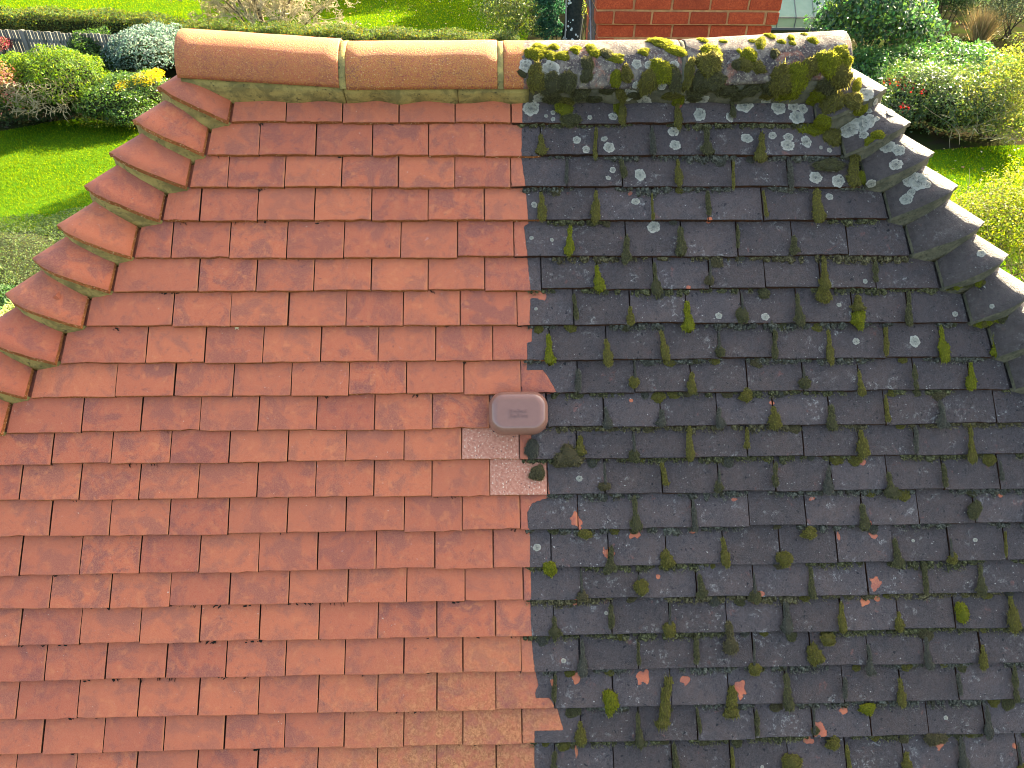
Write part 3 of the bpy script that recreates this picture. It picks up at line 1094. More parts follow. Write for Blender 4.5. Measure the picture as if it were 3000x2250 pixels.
clump_count = 0
for i, uj, v in joints:
    e = float(np.interp(v - 0.05, EDGE_V, EDGE_U))
    if uj < e + 0.012 or uj > 1.95 or i > 20: continue
    if RNG.random() < 0.06: continue
    if any(abs(uj - a) < 0.03 and -0.14 < b - v < 0.03 for a, b in SPECIAL_UV):
        continue
    top = i < 9
    r = RNG.random()
    if r < 0.52:
        key = RNG.choice(['o', 'd', 'g'] if top else ['d', 'y', 'o'], p=[0.5, 0.33, 0.17] if top else [0.45, 0.33, 0.22])
        top_, over = RNG.uniform(0.045, 0.086), RNG.uniform(-0.004, 0.022)
        ln = top_ + over
        w = RNG.uniform(0.026, 0.043)
        moss_on_roof(uj + RNG.normal(0, 0.002), v - top_, w, ln, w * 0.42, key, 'drop', RNG.normal(0, 0.05))
    elif r < 0.82:
        key = RNG.choice(['d', 'o', 'y'], p=[0.5, 0.2, 0.3])
        ln = RNG.uniform(0.055, 0.088)
        w = RNG.uniform(0.013, 0.025)
        moss_on_roof(uj + RNG.normal(0, 0.001), v - 0.088 + RNG.uniform(0, 0.02), w, ln, w * 0.5, key, 'streak', RNG.normal(0, 0.04))
    else:
        key = RNG.choice(['o', 'd', 'b'])
        w = RNG.uniform(0.026, 0.042)
        ln = w * RNG.uniform(0.9, 1.3)
        moss_on_roof(uj + RNG.normal(0, 0.003), v - ln * RNG.uniform(0.3, 1.3), w, ln, w * 0.5, key, 'cushion')
        moss_on_roof(uj, v - 0.086 + RNG.uniform(0, 0.02), 0.011, 0.06, 0.006, 'y', 'streak')
    clump_count += 1

# cushions hanging below the tails between the joints
for i, v in enumerate(ROWV[:21]):
    u = float(np.interp(v, EDGE_V, EDGE_U)) + 0.03
    ur = min(corner_r(i) - 0.02, 1.74)
    while u < ur:
        if RNG.random() < (0.16 if i < 8 else 0.30):
            w = RNG.uniform(0.020, 0.042)
            key = RNG.choice(['o', 'd', 'b', 'y'], p=[0.3, 0.3, 0.25, 0.15])
            moss_on_roof(u, v - 0.004, w, w * RNG.uniform(0.6, 1.05), w * 0.38, key, 'cushion', RNG.normal(0, 0.3), -0.014)
        u += RNG.uniform(0.035, 0.075)

# the continuous low fringe of moss under the tails: nobody could count its tufts
def moss_fringe(i, v, mat):
    V, F, MI = [], [], []
    u0 = float(np.interp(v, EDGE_V, EDGE_U)) - 0.005
    ur = min(corner_r(i), 1.76)
    u = u0
    while u < ur:
        w = RNG.uniform(0.007, 0.026)
        thick = max(0.0, mnoise.noise(Vector((u * 6.0, i * 3.1, 2.0))) + 0.22)
        if thick > 0.05 and RNG.random() < 0.8:
            ln = RNG.uniform(0.008, 0.016) + 0.022 * thick
            hh = min(0.012, 0.006 + 0.010 * thick)
            c = RP(u, v - 0.001, -0.0155)
            for _ in range(2):
                b = len(V)
                ph = RNG.uniform(0, 50)
                ox, oy, k_ = RNG.normal(0, w * 0.35), RNG.uniform(0, 0.6) * ln, RNG.uniform(0.55, 1.1)
                for q_ in ICO2_V[:]:
                    f = 1 + 0.55 * mnoise.noise(Vector((q_[0] * 1.8, q_[1] * 1.8, q_[2] * 1.8 + ph)))
                    V.append(c + UAX * (ox + q_[0] * w * 0.5 * k_ * f) - YAX * (oy - q_[1] * ln * 0.55 * k_ * f) + NAX * (q_[2] * hh * k_ * f))
                for f in ICO2_F:
                    F.append([b + i for i in f]); MI.append(0)
            for _ in range(16):
                p = c + UAX * RNG.uniform(-w / 2, w / 2) - YAX * (ln * RNG.random()) + NAX * (hh * RNG.uniform(0.2, 0.8))
                dr = (NAX + UAX * RNG.normal(0, 0.6) - YAX * RNG.uniform(0, 1.4)).normalized()
                sd_ = dr.cross(Vector(RNG.normal(0, 1, 3))).normalized() * 0.0011
                q = len(V)
                V.extend([p - sd_, p + sd_, p + dr * RNG.uniform(0.004, 0.010)])
                F.append([q, q + 1, q + 2]); MI.append(1)
        u += w * RNG.uniform(0.4, 1.1)
    o = add('moss_fringe', mesh('moss_fringe', V, F, mat, MI, smooth=True), roof)
    o['kind'] = 'stuff'


for i, v in enumerate(ROWV[:21]):
    moss_fringe(i, v, [MOSS_DARK, MOSS_GREY, MOSS_BROWN, MOSS_GREY, MOSS_DARK][(i * 3) % 5])

# dark crumbs of dead moss caught under the tails of the cleaned half
mb = MB()
for i, v in enumerate(ROWV[:21]):
    prob = 0.10 if i < 14 else 0.40
    u = max(-1.75, corner_l(i))
    while u < float(np.interp(v, EDGE_V, EDGE_U)):
        if RNG.random() < prob and mnoise.noise(Vector((u * 4, i * 2.0, 7))) > -0.05:
            for _ in range(RNG.integers(2, 6)):
                c = RP(u + RNG.normal(0, 0.006), v + RNG.uniform(0.001, 0.008), -0.0150)
                s = RNG.uniform(0.002, 0.006)
                mb.box(c, (s * 1.6, s * 0.8, s * 0.5), (Vector((math.cos(u * 99), CP * math.sin(u * 99), SP * math.sin(u * 99))).normalized(), YAX, NAX))
        u += 0.03
o = mb.build('moss_crumbs', simple('dead_moss', (0.022, 0.018, 0.012), 0.95, 0.1), roof)
o['kind'] = 'stuff'

# cushions on the ridge and the right-hand hip: (x, y, width, height, colour)
RIDGE_MOSS = [(1568, 158, 50, 34, 'g'), (1580, 140, 46, 24, 'g'), (1622, 137, 28, 20, 'g'), (1612, 163, 36, 24, 'g'), (1646, 164, 40, 22, 'g'), (1685, 146, 32, 24, 'g'),
              (1732, 142, 34, 26, 'g'), (1745, 156, 32, 24, 'g'), (1778, 158, 36, 26, 'd'), (1800, 170, 52, 20, 'g'), (1755, 110, 54, 12, 'g'), (1578, 112, 30, 10, 'g'),
              (1610, 111, 24, 8, 'g'), (1885, 152, 34, 20, 'g'), (1930, 125, 70, 34, 'g'), (1980, 150, 70, 26, 'g'), (1960, 108, 40, 10, 'g'), (2005, 106, 26, 8, 'g'),
              (1722, 185, 34, 34, 'd'), (1722, 215, 36, 50, 'd'), (1572, 232, 54, 70, 'o'), (1620, 250, 70, 60, 'd'), (1665, 240, 50, 60, 'd'), (1803, 230, 30, 46, 'g'),
              (1838, 220, 34, 50, 'o'), (1530, 216, 24, 16, 'd'), (1940, 210, 64, 66, 'g'), (1900, 240, 50, 70, 'o'), (1975, 230, 40, 70, 'd'), (2015, 210, 40, 90, 'o'),
              (2085, 160, 70, 44, 'g'), (2080, 200, 80, 70, 'o'), (2090, 240, 74, 50, 'd'), (2060, 118, 36, 18, 'g'), (2120, 122, 26, 12, 'g'), (2165, 150, 18, 10, 'g'),
              (2195, 160, 36, 40, 'g'), (2185, 190, 50, 30, 'o'), (2228, 125, 26, 40, 'g'), (2205, 120, 24, 14, 'g'), (2255, 105, 40, 18, 'g'), (2288, 122, 24, 14, 'g'),
              (2318, 112, 22, 20, 'g'), (2320, 126, 20, 14, 'g'), (2355, 100, 20, 12, 'g'), (2380, 118, 30, 20, 'g'), (2270, 158, 26, 24, 'd'), (2290, 240, 70, 80, 'o'),
              (2340, 225, 60, 90, 'g'), (2370, 200, 50, 70, 'o'), (2310, 270, 80, 50, 'g'), (2260, 250, 50, 60, 'd'), (2430, 185, 70, 60, 'g'), (2460, 215, 70, 70, 'o'),
              (2430, 250, 70, 70, 'd'), (2480, 185, 30, 30, 'g'), (2400, 280, 60, 60, 'g'), (2440, 300, 60, 70, 'o'), (2380, 300, 50, 60, 'g'), (2500, 300, 60, 50, 'o'),
              (2520, 320, 44, 40, 'g'), (2410, 360, 60, 40, 'g'), (2380, 375, 80, 50, 'g'), (2440, 400, 60, 70, 'o'), (2465, 430, 44, 70, 'd'), (2570, 395, 34, 26, 'g'),
              (2545, 412, 20, 28, 'g'), (2530, 210, 30, 30, 'g'), (2510, 250, 22, 50, 'g'), (1655, 320, 60, 50, 'g'), (1660, 300, 66, 40, 'o'), (1665, 350, 50, 40, 'o'),
              (1620, 290, 60, 40, 'd'), (1700, 275, 60, 44, 'd'), (1740, 290, 50, 30, 'd'), (1815, 275, 30, 50, 'o'), (1812, 310, 26, 60, 'g'), (1820, 345, 30, 60, 'o'),
              (1985, 300, 34, 60, 'g'), (1960, 280, 60, 30, 'o'), (2040, 270, 60, 40, 'd'), (1860, 280, 40, 30, 'd'), (2130, 265, 70, 40, 'd'), (2200, 262, 70, 40, 'd'),
              (2160, 285, 40, 30, 'd'), (2035, 290, 40, 24, 'd'), (1780, 262, 50, 30, 'd'), (2225, 200, 40, 30, 'o'), (2160, 190, 30, 24, 'd'), (2050, 235, 44, 50, 'd'),
              (2510, 285, 20, 30, 'g'), (2462, 150, 44, 26, 'g'), (2250, 280, 46, 34, 'o')]
for x, y, w, h, key in RIDGE_MOSS:
    p, nrm = hit(x, y)
    if p is None: continue
    me = bank[key, 'cushion'][RNG.integers(0, 6)]
    W_, H_ = w / 1000.0 * 1.12, h / 1000.0 * 1.12
    if y < 200: H_ *= 1.25
    M = surface_matrix(p - nrm.normalized() * 0.0, nrm, RNG.normal(0, 0.25), (W_, H_, min(W_, H_) * 0.55))
    M = M @ Matrix.Translation((0, 0.5, 0))
    add('moss_clump', me, roof, M)
# small yellow moss growing along the foot of the bonnets' mortar on the right
for i in (5, 6):
    a = RP(corner_r(i), ROWV[i], 0.01); b = RP(arris_r(ROWV[i]), ROWV[i] - 0.03, 0.045)
    for k in range(9):
        p = a.lerp(b, 0.1 + 0.6 * k / 8)
        w = RNG.uniform(0.014, 0.028)
        add('moss_clump', bank[RNG.choice(['o', 'd', 'g']), 'cushion'][0], roof, surface_matrix(p - NAX * 0.012, NAX, 0, (w, w, w * 0.5)))

# ------------------------------------------------------------------ lichen rosettes
def lichen_material():
    t = NT('lichen', 0.95, 0.1)
    vec = t.coords()
    r = t.rand()
    n = t.noise(vec, 3.2, 5, 0.7, 0.6, t.math('MULTIPLY', r, 30))
    ln = t.n('ShaderNodeVectorMath', operation='LENGTH')
    t.l(vec, ln.inputs[0])
    q = t.math('ADD', ln.outputs['Value'], t.math('MULTIPLY', t.math('SUBTRACT', n, 0.5), 0.5))
    c = t.mix(t.ramp(n, 0.32, 0.62), (0.40, 0.355, 0.25), (0.74, 0.67, 0.49))
    c = t.mix(t.ramp(q, 0.62, 0.86), c, (0.86, 0.78, 0.60))
    c = t.mix(t.ramp(q, 0.10, 0.34, 0.7, 0), c, (0.17, 0.16, 0.14))
    c = t.mix(t.math('MULTIPLY', r, 0.35), c, (0.46, 0.50, 0.40))
    c = t.mix(t.ramp(t.noise(vec, 2.4, 5, 0.75, 1.0, t.math('ADD', t.math('MULTIPLY', r, 30), 5)), 0.57, 0.63), c, (0.085, 0.075, 0.065))
    t.l(c, t.p.inputs['Base Color'])
    t.l(t.bump(n, 0.8, 0.2), t.p.inputs['Normal'])
    return t.m


M_LICH = lichen_material()


def lichen_mesh(rng):
    V, F = [], []
    n = 36
    p1, p2, p3 = rng.uniform(0, 6, 3)
    rim = [1 + rng.normal(0, 0.05) + 0.06 * math.sin(2 * k * 2 * math.pi / n + p1) + 0.05 * math.sin(5 * k * 2 * math.pi / n + p2) + 0.04 * math.sin(9 * k * 2 * math.pi / n + p3) for k in range(n)]
    for q, z in ((1.0, -0.02), (0.94, 0.05), (0.6, 0.06), (0.25, 0.035)):
        for k in range(n):
            a = 2 * math.pi * k / n
            V.append((math.cos(a) * q * rim[k], math.sin(a) * q * rim[k], z + rng.normal(0, 0.006)))
    V.append((0, 0, 0.03))
    for r in range(3):
        for k in range(n):
            F.append([r * n + k, r * n + (k + 1) % n, (r + 1) * n + (k + 1) % n, (r + 1) * n + k])
    for k in range(n):
        F.append([3 * n + k, 3 * n + (k + 1) % n, 4 * n])
    return mesh('lichen_patch', V, F, M_LICH, smooth=True)


lich_bank = [lichen_mesh(RNG) for _ in range(8)]
LICH = [(1541, 193, 20), (1612, 207, 28), (1588, 288, 30), (1556, 317, 25), (1683, 295, 11), (1667, 250, 6), (1620, 330, 8), (1796, 341, 14), (1870, 290, 34), (1845, 275, 22),
        (1885, 300, 26), (1862, 250, 10), (1880, 252, 12), (1865, 187, 14), (1940, 252, 12), (1620, 349, 7), (1728, 344, 8), (1690, 410, 13), (1785, 432, 17), (1770, 407, 10),
        (1717, 438, 12), (1973, 385, 17), (1978, 425, 16), (1795, 498, 10), (1875, 512, 17), (1565, 600, 9), (1862, 590, 13), (1782, 521, 8), (1915, 665, 18), (1557, 697, 6),
        (1617, 703, 6), (2015, 295, 11), (2056, 292, 20), (2050, 335, 19), (2140, 343, 15), (2182, 308, 24), (2245, 296, 18), (2281, 315, 23), (2335, 343, 22), (2352, 318, 16),
        (2325, 313, 18), (2188, 405, 18), (2263, 397, 13), (2310, 402, 14), (2308, 425, 19), (2362, 415, 19), (2405, 432, 6), (2430, 440, 8), (2537, 276, 22), (2488, 380, 26),
        (2520, 365, 28), (2545, 355, 20), (2545, 325, 9), (2568, 348, 8), (2600, 430, 22), (2632, 440, 18), (2625, 482, 17), (2390, 520, 20), (2456, 530, 20), (2442, 496, 8),
        (2395, 575, 10), (2430, 576, 11), (2667, 524, 24), (2690, 532, 26), (2715, 540, 12), (2655, 583, 18), (2670, 563, 12), (2875, 742, 13), (2535, 824, 7), (2878, 845, 8),
        (2906, 897, 7), (2106, 925, 10), (2242, 928, 12), (2508, 1000, 10), (2458, 893, 7), (1570, 905, 5), (2680, 1000, 17), (2798, 920, 9), (1697, 1402, 9), (1573, 1604, 11),
        (1776, 1796, 6), (1651, 1936, 7), (2771, 2103, 6), (2675, 1584, 5), (2857, 1582, 7), (2233, 2247, 5), (1600, 340, 6), (2610, 330, 18), (2530, 395, 12), (2565, 300, 14),
        (2552, 538, 14), (2448, 175, 20), (2470, 140, 16), (1900, 190, 12), (1975, 190, 14), (2500, 325, 12), (2017, 935, 5)]
for x, y, r in LICH:
    p, nrm = hit(x, y)
    if p is None: continue
    s = r / 1000.0
    M = surface_matrix(p, nrm, RNG.uniform(0, 6.28), (s, s * RNG.uniform(0.85, 1.15), 0.011))
    add('lichen_patch', lich_bank[RNG.integers(0, 8)], roof, M)

# ------------------------------------------------------------------ roof vent
def vent():
    u, v = 0.018, -0.028
    vt = tag(empty('roof_vent', RP(u, v, 0)), 'glossy brown plastic roof vent with rounded hood set among the tiles at the cleaned edge', 'vent')
    t = NT('brown_plastic', 0.2, 0.5)
    vec = t.coords()
    n = t.noise(vec, 60, 4, 0.6)
    t.l(t.mix(t.ramp(n, 0.35, 0.68), (0.255, 0.118, 0.076), (0.266, 0.124, 0.080)), t.p.inputs['Base Color'])
    rr = t.ramp(t.noise(vec, 220, 3, 0.6), 0.3, 0.7, 0.14, 0.20)
    t.l(rr, t.p.inputs['Roughness'])
    M_PL = t.m
    rings = [(0.0, 0.006), (0.0, 0.016), (0.0008, 0.026), (0.0028, 0.034), (0.0065, 0.041), (0.012, 0.047), (0.0185, 0.0505), (0.024, 0.0524), (0.027, 0.0527), (0.030, 0.05272), (0.038, 0.05275)]
    hw, hl, rc = 0.086, 0.063, 0.046
    V, F = [], []
    m = 10
    for ins_, z in rings:
        a, b, r = hw - ins_, hl - ins_ * 0.95, max(0.006, rc - ins_)
        for cx, cy, a0 in ((a - r, b - r, 0), (-a + r, b - r, 90), (-a + r, -b + r, 180), (a - r, -b + r, 270)):
            for k in range(m + 1):
                t_ = math.radians(a0 + 90 * k / m)
                V.append((cx + r * math.cos(t_), cy + r * math.sin(t_), z))
    cnt = 4 * (m + 1)
    for r in range(len(rings) - 1):
        for k in range(cnt):
            F.append([r * cnt + k, r * cnt + (k + 1) % cnt, (r + 1) * cnt + (k + 1) % cnt, (r + 1) * cnt + k])
    F.append([(len(rings) - 1) * cnt + k for k in range(cnt)])
    F.append([k for k in reversed(range(cnt))])
    base = Matrix.Translation(-vt.location) @ roof_matrix(u, v, 0.002, 0, 0)
    o = add('hood', mesh('hood', V, F, M_PL, smooth=True), vt, base)
    # neck and the plastic base tile that takes the place of a clay one
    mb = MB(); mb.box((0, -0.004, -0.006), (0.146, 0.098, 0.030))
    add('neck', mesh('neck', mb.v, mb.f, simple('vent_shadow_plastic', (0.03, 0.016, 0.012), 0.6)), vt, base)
    mb = MB(); mb.box((0, 0.127, -0.0065), (0.160, 0.255, 0.012))
    add('base_plate', mesh('base_plate', mb.v, mb.f, M_PL), vt, Matrix.Translation(-vt.location) @ roof_matrix(u, ROWV[VENT_ROW] - 0.002, -0.002, 0, TILT))
    mb = MB(); mb.box((-0.0265, -0.002, 0), (0.0014, 0.026, 0.0020))
    add('lettering_bar', mesh('lettering_bar', mb.v, mb.f, M_PL), vt, base @ Matrix.Translation((0, 0, 0.0531)))
    for s_, yy in (('Redland', 0.0005), ('RedVent', -0.0125)):
        fc = bpy.data.curves.new('lettering', 'FONT')
        fc.body = s_
        fc.size = 0.0145
        fc.extrude = 0.0012
        fc.align_x = 'LEFT'
        tmp = bpy.data.objects.new('tmp', fc)
        COL.objects.link(tmp)
        dg = bpy.context.evaluated_depsgraph_get()
        me = bpy.data.meshes.new_from_object(tmp.evaluated_get(dg))
        bpy.data.objects.remove(tmp)
        me.materials.clear(); me.materials.append(M_PL)
        add('lettering', me, vt, base @ Matrix.Translation((-0.0245, yy, 0.0531)))


vent()

# ------------------------------------------------------------------ chimney behind the ridge
def chimney():
    M_BR = edge_material('chimney_brick', (0.26, 0.046, 0.017), (0.46, 0.095, 0.030), (0.17, 0.04, 0.02))
    M_JT = simple('lime_joint', (0.42, 0.25, 0.10), 0.95, 0.1, (0.30, 0.16, 0.07), 20.0, 0.5, 90)
    M_GREY = simple('shaded_grey_brick', (0.115, 0.085, 0.070), 0.95, 0.05, (0.07, 0.056, 0.048), 9.0, 0.5, 60)  # greyed brick with the unlit side's shade painted in
    M_LEAD = simple('lead', (0.20, 0.19, 0.18), 0.6, 0.3, (0.14, 0.135, 0.13), 30)
    M_PALE = simple('pale_brick', (0.50, 0.27, 0.20), 0.9, 0.2, (0.42, 0.22, 0.17), 40)
    x0, x1, y0, y1, zt, zc = 0.600, 1.648, 2.50, 3.10, 8.25, 6.822
    z0 = Z_RIDGE - math.tan(PITCH) * y1 - 0.05
    mb = MB()
    mb.box(((x0 + x1) / 2, (y0 + y1) / 2, (z0 + zc) / 2), (x1 - x0 - 0.012, y1 - y0 - 0.012, zc - z0))
    mb.box(((x0 + x1) / 2, (y0 + y1) / 2, (zc + zt) / 2), (x1 - x0 + 0.032, y1 - y0 + 0.032, zt - zc))
    ch = mb.build('chimney', M_JT, house)
    ch['label'] = 'red brick chimney stack behind the mossy half of the ridge'
    hidden, k = MB(), 0
    z = zc
    C_ = 0.0785
    for k in range(-34, 18):
        zb = zc + k * C_ + 0.004
        if zb + 0.06 > zt or zb < z0: continue
        grow = 0.022 if k >= 0 else 0.0
        a, b, c, d = x0 - grow, x1 + grow, y0 - grow, y1 + grow
        vis = -8 <= k <= 5
        off = 0.0 if k % 2 else 0.113

        def put(cx, cy, sx, sy, mat):
            if vis:
                m_ = MB()
                j = lambda: RNG.normal(0, 0.0016)
                m_.box((0, 0, 0), (sx + j(), sy + j(), 0.0675 + j()))
                me = mesh('brick', m_.v, m_.f, mat)
                bm = bmesh.new(); bm.from_mesh(me)
                bmesh.ops.bevel(bm, geom=list(bm.edges), offset=0.004, segments=1, affect='EDGES')
                for vv in bm.verts: vv.co += Vector(RNG.normal(0, 0.0009, 3))
                bm.to_mesh(me); bm.free()
                add('brick', me, ch, Matrix.Translation((cx, cy, zb + 0.034)) @ Matrix.Rotation(RNG.normal(0, 0.004), 4, 'Y'))
            else:
                hidden.box((cx, cy, zb + 0.034), (sx, sy, 0.0675))
        for face, yy in ((0, c + 0.051), (1, d - 0.051)):
            u = a + (off if off else 0)
            if off: put(a + off / 2 - 0.005, yy, off - 0.010, 0.102, M_BR)
            while u < b - 0.02:
                w = min(0.215, b - u)
                put(u + w / 2, yy, w - 0.001, 0.102, M_PALE if (k == -2 and face == 0 and (u < a + .02 or u + w > b - 0.02)) else M_BR)
                u += 0.226
        for yy0, xx in ((0, a + 0.051), (1, b - 0.051)):
            u = c + 0.112
            while u < d - 0.12:
                w = min(0.215, d - 0.112 - u)
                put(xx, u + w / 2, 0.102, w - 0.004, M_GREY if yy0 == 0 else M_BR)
                u += 0.226
    o = hidden.build('hidden_brickwork', M_BR, ch)
    o['kind'] = 'stuff'
    # thin cable along the face and down the near corner
    zc2 = zc - 2.05 * C_
    MB().tube([(x0 - 0.02, y0 - 0.012, zc2 - 0.012), ((x0 + x1) / 2, y0 - 0.014, zc2 - 0.006), (x1 + 0.01, y0 - 0.012, zc2 + 0.004)], [0.0035] * 3, 6).build('cable', M_LEAD, ch)
    MB().tube([(x0 - 0.028, y0 - 0.004, zc2 - 0.02), (x0 - 0.030, y0 + 0.25, zc2 + 0.27), (x0 - 0.030, y1, zc2 + 0.58)], [0.006] * 3, 6).build('cable', M_LEAD, ch)
    MB().box(((x0 + x1) / 2, (y0 + y1) / 2, zt + 0.031), (x1 - x0 + 0.16, y1 - y0 + 0.16, 0.06)).build('capping', M_JT, ch)
    for xx in (x0 + 0.27, x1 - 0.27):
        MB().tube([(xx, (y0 + y1) / 2, zt + 0.06), (xx, (y0 + y1) / 2, zt + 0.12), (xx, (y0 + y1) / 2, zt + 0.36)], [0.15, 0.13, 0.115], 16).build('chimney_pot', M_SAND, ch, True)


chimney()

# ------------------------------------------------------------------ the garden
M_LEAF = leaf_material('leaf', 0.42, 0.6, 0.15)
M_GLOSS = leaf_material('glossy_leaf', 0.38, 0.32, 0.32)
M_GRASS = leaf_material('grass', 0.5, 0.9, 0.0)
M_BARK = simple('bark', (0.10, 0.075, 0.05), 0.95, 0.1, (0.055, 0.042, 0.03), 14, 0.8, 30)
M_TWIG = simple('pale_twig', (0.42, 0.36, 0.20), 0.9, 0.15, (0.28, 0.23, 0.13), 20)
M_INNER = simple('light_block_core', (0.022, 0.028, 0.010), 0.95, 0.05, (0.034, 0.036, 0.014), 25, 1.0, 30)  # dark fill for the added light-blocking cores
M_STEM = simple('brown_stem', (0.075, 0.055, 0.035), 0.9, 0.15, (0.05, 0.04, 0.025), 20)


def leaves(name, pts, nrm, size, tint, mat, parent, aspect=0.5, droop=0.2, flut=0.6, kind=None):
    """one folded diamond blade per point"""
    n = len(pts)
    N = nrm + RNG.normal(0, flut, (n, 3))
    N /= np.linalg.norm(N, axis=1)[:, None] + 1e-9
    A = RNG.normal(0, 1, (n, 3)) + nrm * 0.6
    A[:, 2] -= droop
    A -= N * (A * N).sum(1)[:, None]
    A /= np.linalg.norm(A, axis=1)[:, None] + 1e-9
    B = np.cross(N, A)
    L = size[:, None]
    v = np.empty((n, 4, 3))
    v[:, 0] = pts
    v[:, 1] = pts + A * L * 0.45 + B * L * aspect * 0.5 + N * L * 0.07
    v[:, 2] = pts + A * L - N * L * 0.06
    v[:, 3] = pts + A * L * 0.45 - B * L * aspect * 0.5 + N * L * 0.07
    idx = np.arange(n)[:, None] * 4
    loops = np.concatenate([idx + 0, idx + 1, idx + 2, idx + 0, idx + 2, idx + 3], axis=1).ravel()
    me = big_mesh(name, v.reshape(-1, 3), loops, 3, mat, np.repeat(tint, 4, axis=0))
    o = add(name, me, parent)
    if kind: o['kind'] = kind
    return o


def tints(n, cols, jit=0.25):
    cols = np.array(cols, dtype=float)
    c = cols[RNG.integers(0, len(cols), n)]
    return np.clip(c * np.exp(RNG.normal(0, jit, (n, 1))) * np.exp(RNG.normal(0, 0.08, (n, 3))), 0.003, 0.9)


def blob_points(blobs, n, lump=0.18, shell=0.4, zmin=0.03):
    """points and outward normals through lumpy ellipsoids, thickest near the surface"""
    vol = np.array([b[3] * b[4] * b[5] for b in blobs]) ** (2 / 3)
    pick = RNG.choice(len(blobs), n, p=vol / vol.sum())
    D = RNG.normal(0, 1, (n, 3))
    D /= np.linalg.norm(D, axis=1)[:, None]
    D[:, 2] = np.where(D[:, 2] < -0.35, -D[:, 2], D[:, 2])
    B = np.array(blobs)[pick]
    ph = RNG.uniform(0, 6, 8)
    K = RNG.normal(0, 4.5, (8, 3))
    m = sum(np.sin(D @ K[k] + ph[k] + pick * 1.7) for k in range(8)) / 8 ** 0.5
    r = (1 - shell * RNG.random(n) ** 2.2) * (1 + lump * m * 0.7)
    P = B[:, :3] + D * B[:, 3:6] * r[:, None]
    nr = D / B[:, 3:6]
    nr /= np.linalg.norm(nr, axis=1)[:, None]
    k = P[:, 2] > zmin
    return P[k], nr[k]


def stems(parent, base, blobs, mat, n=7, r=0.025, name='stem'):
    mb = MB()
    for _ in range(n):
        b = blobs[RNG.integers(0, len(blobs))]
        tgt = Vector((b[0] + RNG.normal(0, b[3] * .35), b[1] + RNG.normal(0, b[4] * .35), b[2] + RNG.uniform(0.0, b[5] * .6)))
        s = Vector((base[0] + RNG.normal(0, .12), base[1] + RNG.normal(0, .12), 0))
        mid = s.lerp(tgt, 0.5) + Vector(RNG.normal(0, .06, 3))
        mb.tube([s, mid, tgt], [r, r * .7, r * .3], 5)
    return mb.build(name, mat, parent)


def shrub(name, label, cat, blobs, n, size, cols, mat=None, aspect=0.5, lump=0.18, shell=0.45, group=None, jit=0.25, flut=0.6, stem_mat=None, droop=0.2, core=0.0):
    c = np.mean([b[:2] for b in blobs], axis=0)
    root = tag(empty(name, (c[0], c[1], 0)), label, cat, group)
    P, Nn = blob_points(blobs, n, lump, shell)
    leaves('foliage', P, Nn, RNG.uniform(size[0], size[1], len(P)), tints(len(P), cols, jit), mat or M_LEAF, root, aspect, droop, flut)
    stems(root, (c[0], c[1]), blobs, stem_mat or M_STEM)
    if core:                                    # solid dark core added to block light through the leaves
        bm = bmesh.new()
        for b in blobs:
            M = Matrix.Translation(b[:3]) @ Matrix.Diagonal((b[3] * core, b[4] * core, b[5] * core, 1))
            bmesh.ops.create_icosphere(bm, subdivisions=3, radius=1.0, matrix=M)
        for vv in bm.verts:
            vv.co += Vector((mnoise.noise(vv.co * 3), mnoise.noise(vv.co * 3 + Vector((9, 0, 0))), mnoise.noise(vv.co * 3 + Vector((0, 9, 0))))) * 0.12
        me = bpy.data.meshes.new('light_block_core'); bm.to_mesh(me); bm.free()
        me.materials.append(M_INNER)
        o = add('light_block_core', me, root); o['kind'] = 'stuff'
    return root


def sheet(name, poly, z, mat, kind='structure'):
    o = add(name, mesh(name, [(p[0], p[1], z) for p in poly], [list(range(len(poly)))], mat))
    o['kind'] = kind
    return o


def lawn_material():
    t = NT('lawn', 1.0, 0.0)
    vec = t.coords()
    n = t.noise(vec, 0.9, 5, 0.6, 0.4)
    n2 = t.noise(vec, 9, 5, 0.75)
    c = t.mix(t.ramp(n, 0.35, 0.65), (0.036, 0.088, 0.004), (0.054, 0.108, 0.005))
    c = t.mix(t.ramp(n2, 0.40, 0.68, 0, 0.7), c, (0.024, 0.060, 0.004))
    t.l(c, t.p.inputs['Base Color'])
    t.l(t.bump(n2, 0.8, 0.05), t.p.inputs['Normal'])
    return t.m


M_LAWN = lawn_material()
M_SOIL = simple('garden_soil', (0.024, 0.021, 0.011), 1.0, 0.0, (0.020, 0.028, 0.007), 1.6, 0.9, 8)
sheet('ground', [(-400, -300), (400, -300), (400, 600), (-400, 600)], 0.0, M_SOIL)

near_lawn = [at(-700, 520), at(-200, 410), at(0, 385), at(110, 366), at(190, 350), at(255, 346), at(330, 362), at(430, 385), (-4, 17.5, 0), (-4.5, 9, 0), (-9, 6, 0), (-20, 8, 0)]
sheet('lawn', near_lawn, 0.006, M_LAWN)
h0, h1 = at(-260, 24, 1.75), at(1520, 104, 1.15)
h0[2] = h1[2] = 0.0
far_lawn = [h0 + np.array([-14, 1.5, 0]), h0, h1, (1.6, 30, 0), (3, 60, 0), (8, 110, 0), (-120, 110, 0)]
sheet('lawn', far_lawn, 0.006, M_LAWN)
sheet('lawn', [(-3.98, 17.5), (-4.48, 9), (-4.4, 4.5), (7.95, 4.5), (7.95, 22.3), (-3.98, 22.3)], 0.006, M_LAWN)
right_lawn = [at(2560, 452), at(2750, 440), at(2900, 428), at(3300, 415), (30, 16, 0), (26, 6, 0), (8, 6, 0), (8, 13, 0)]
sheet('lawn', right_lawn, 0.006, M_LAWN)
back_lawn = [at(2680, 6), at(2900, 4), (40, 60, 0), (20, 70, 0)]
sheet('lawn', back_lawn, 0.006, M_LAWN)


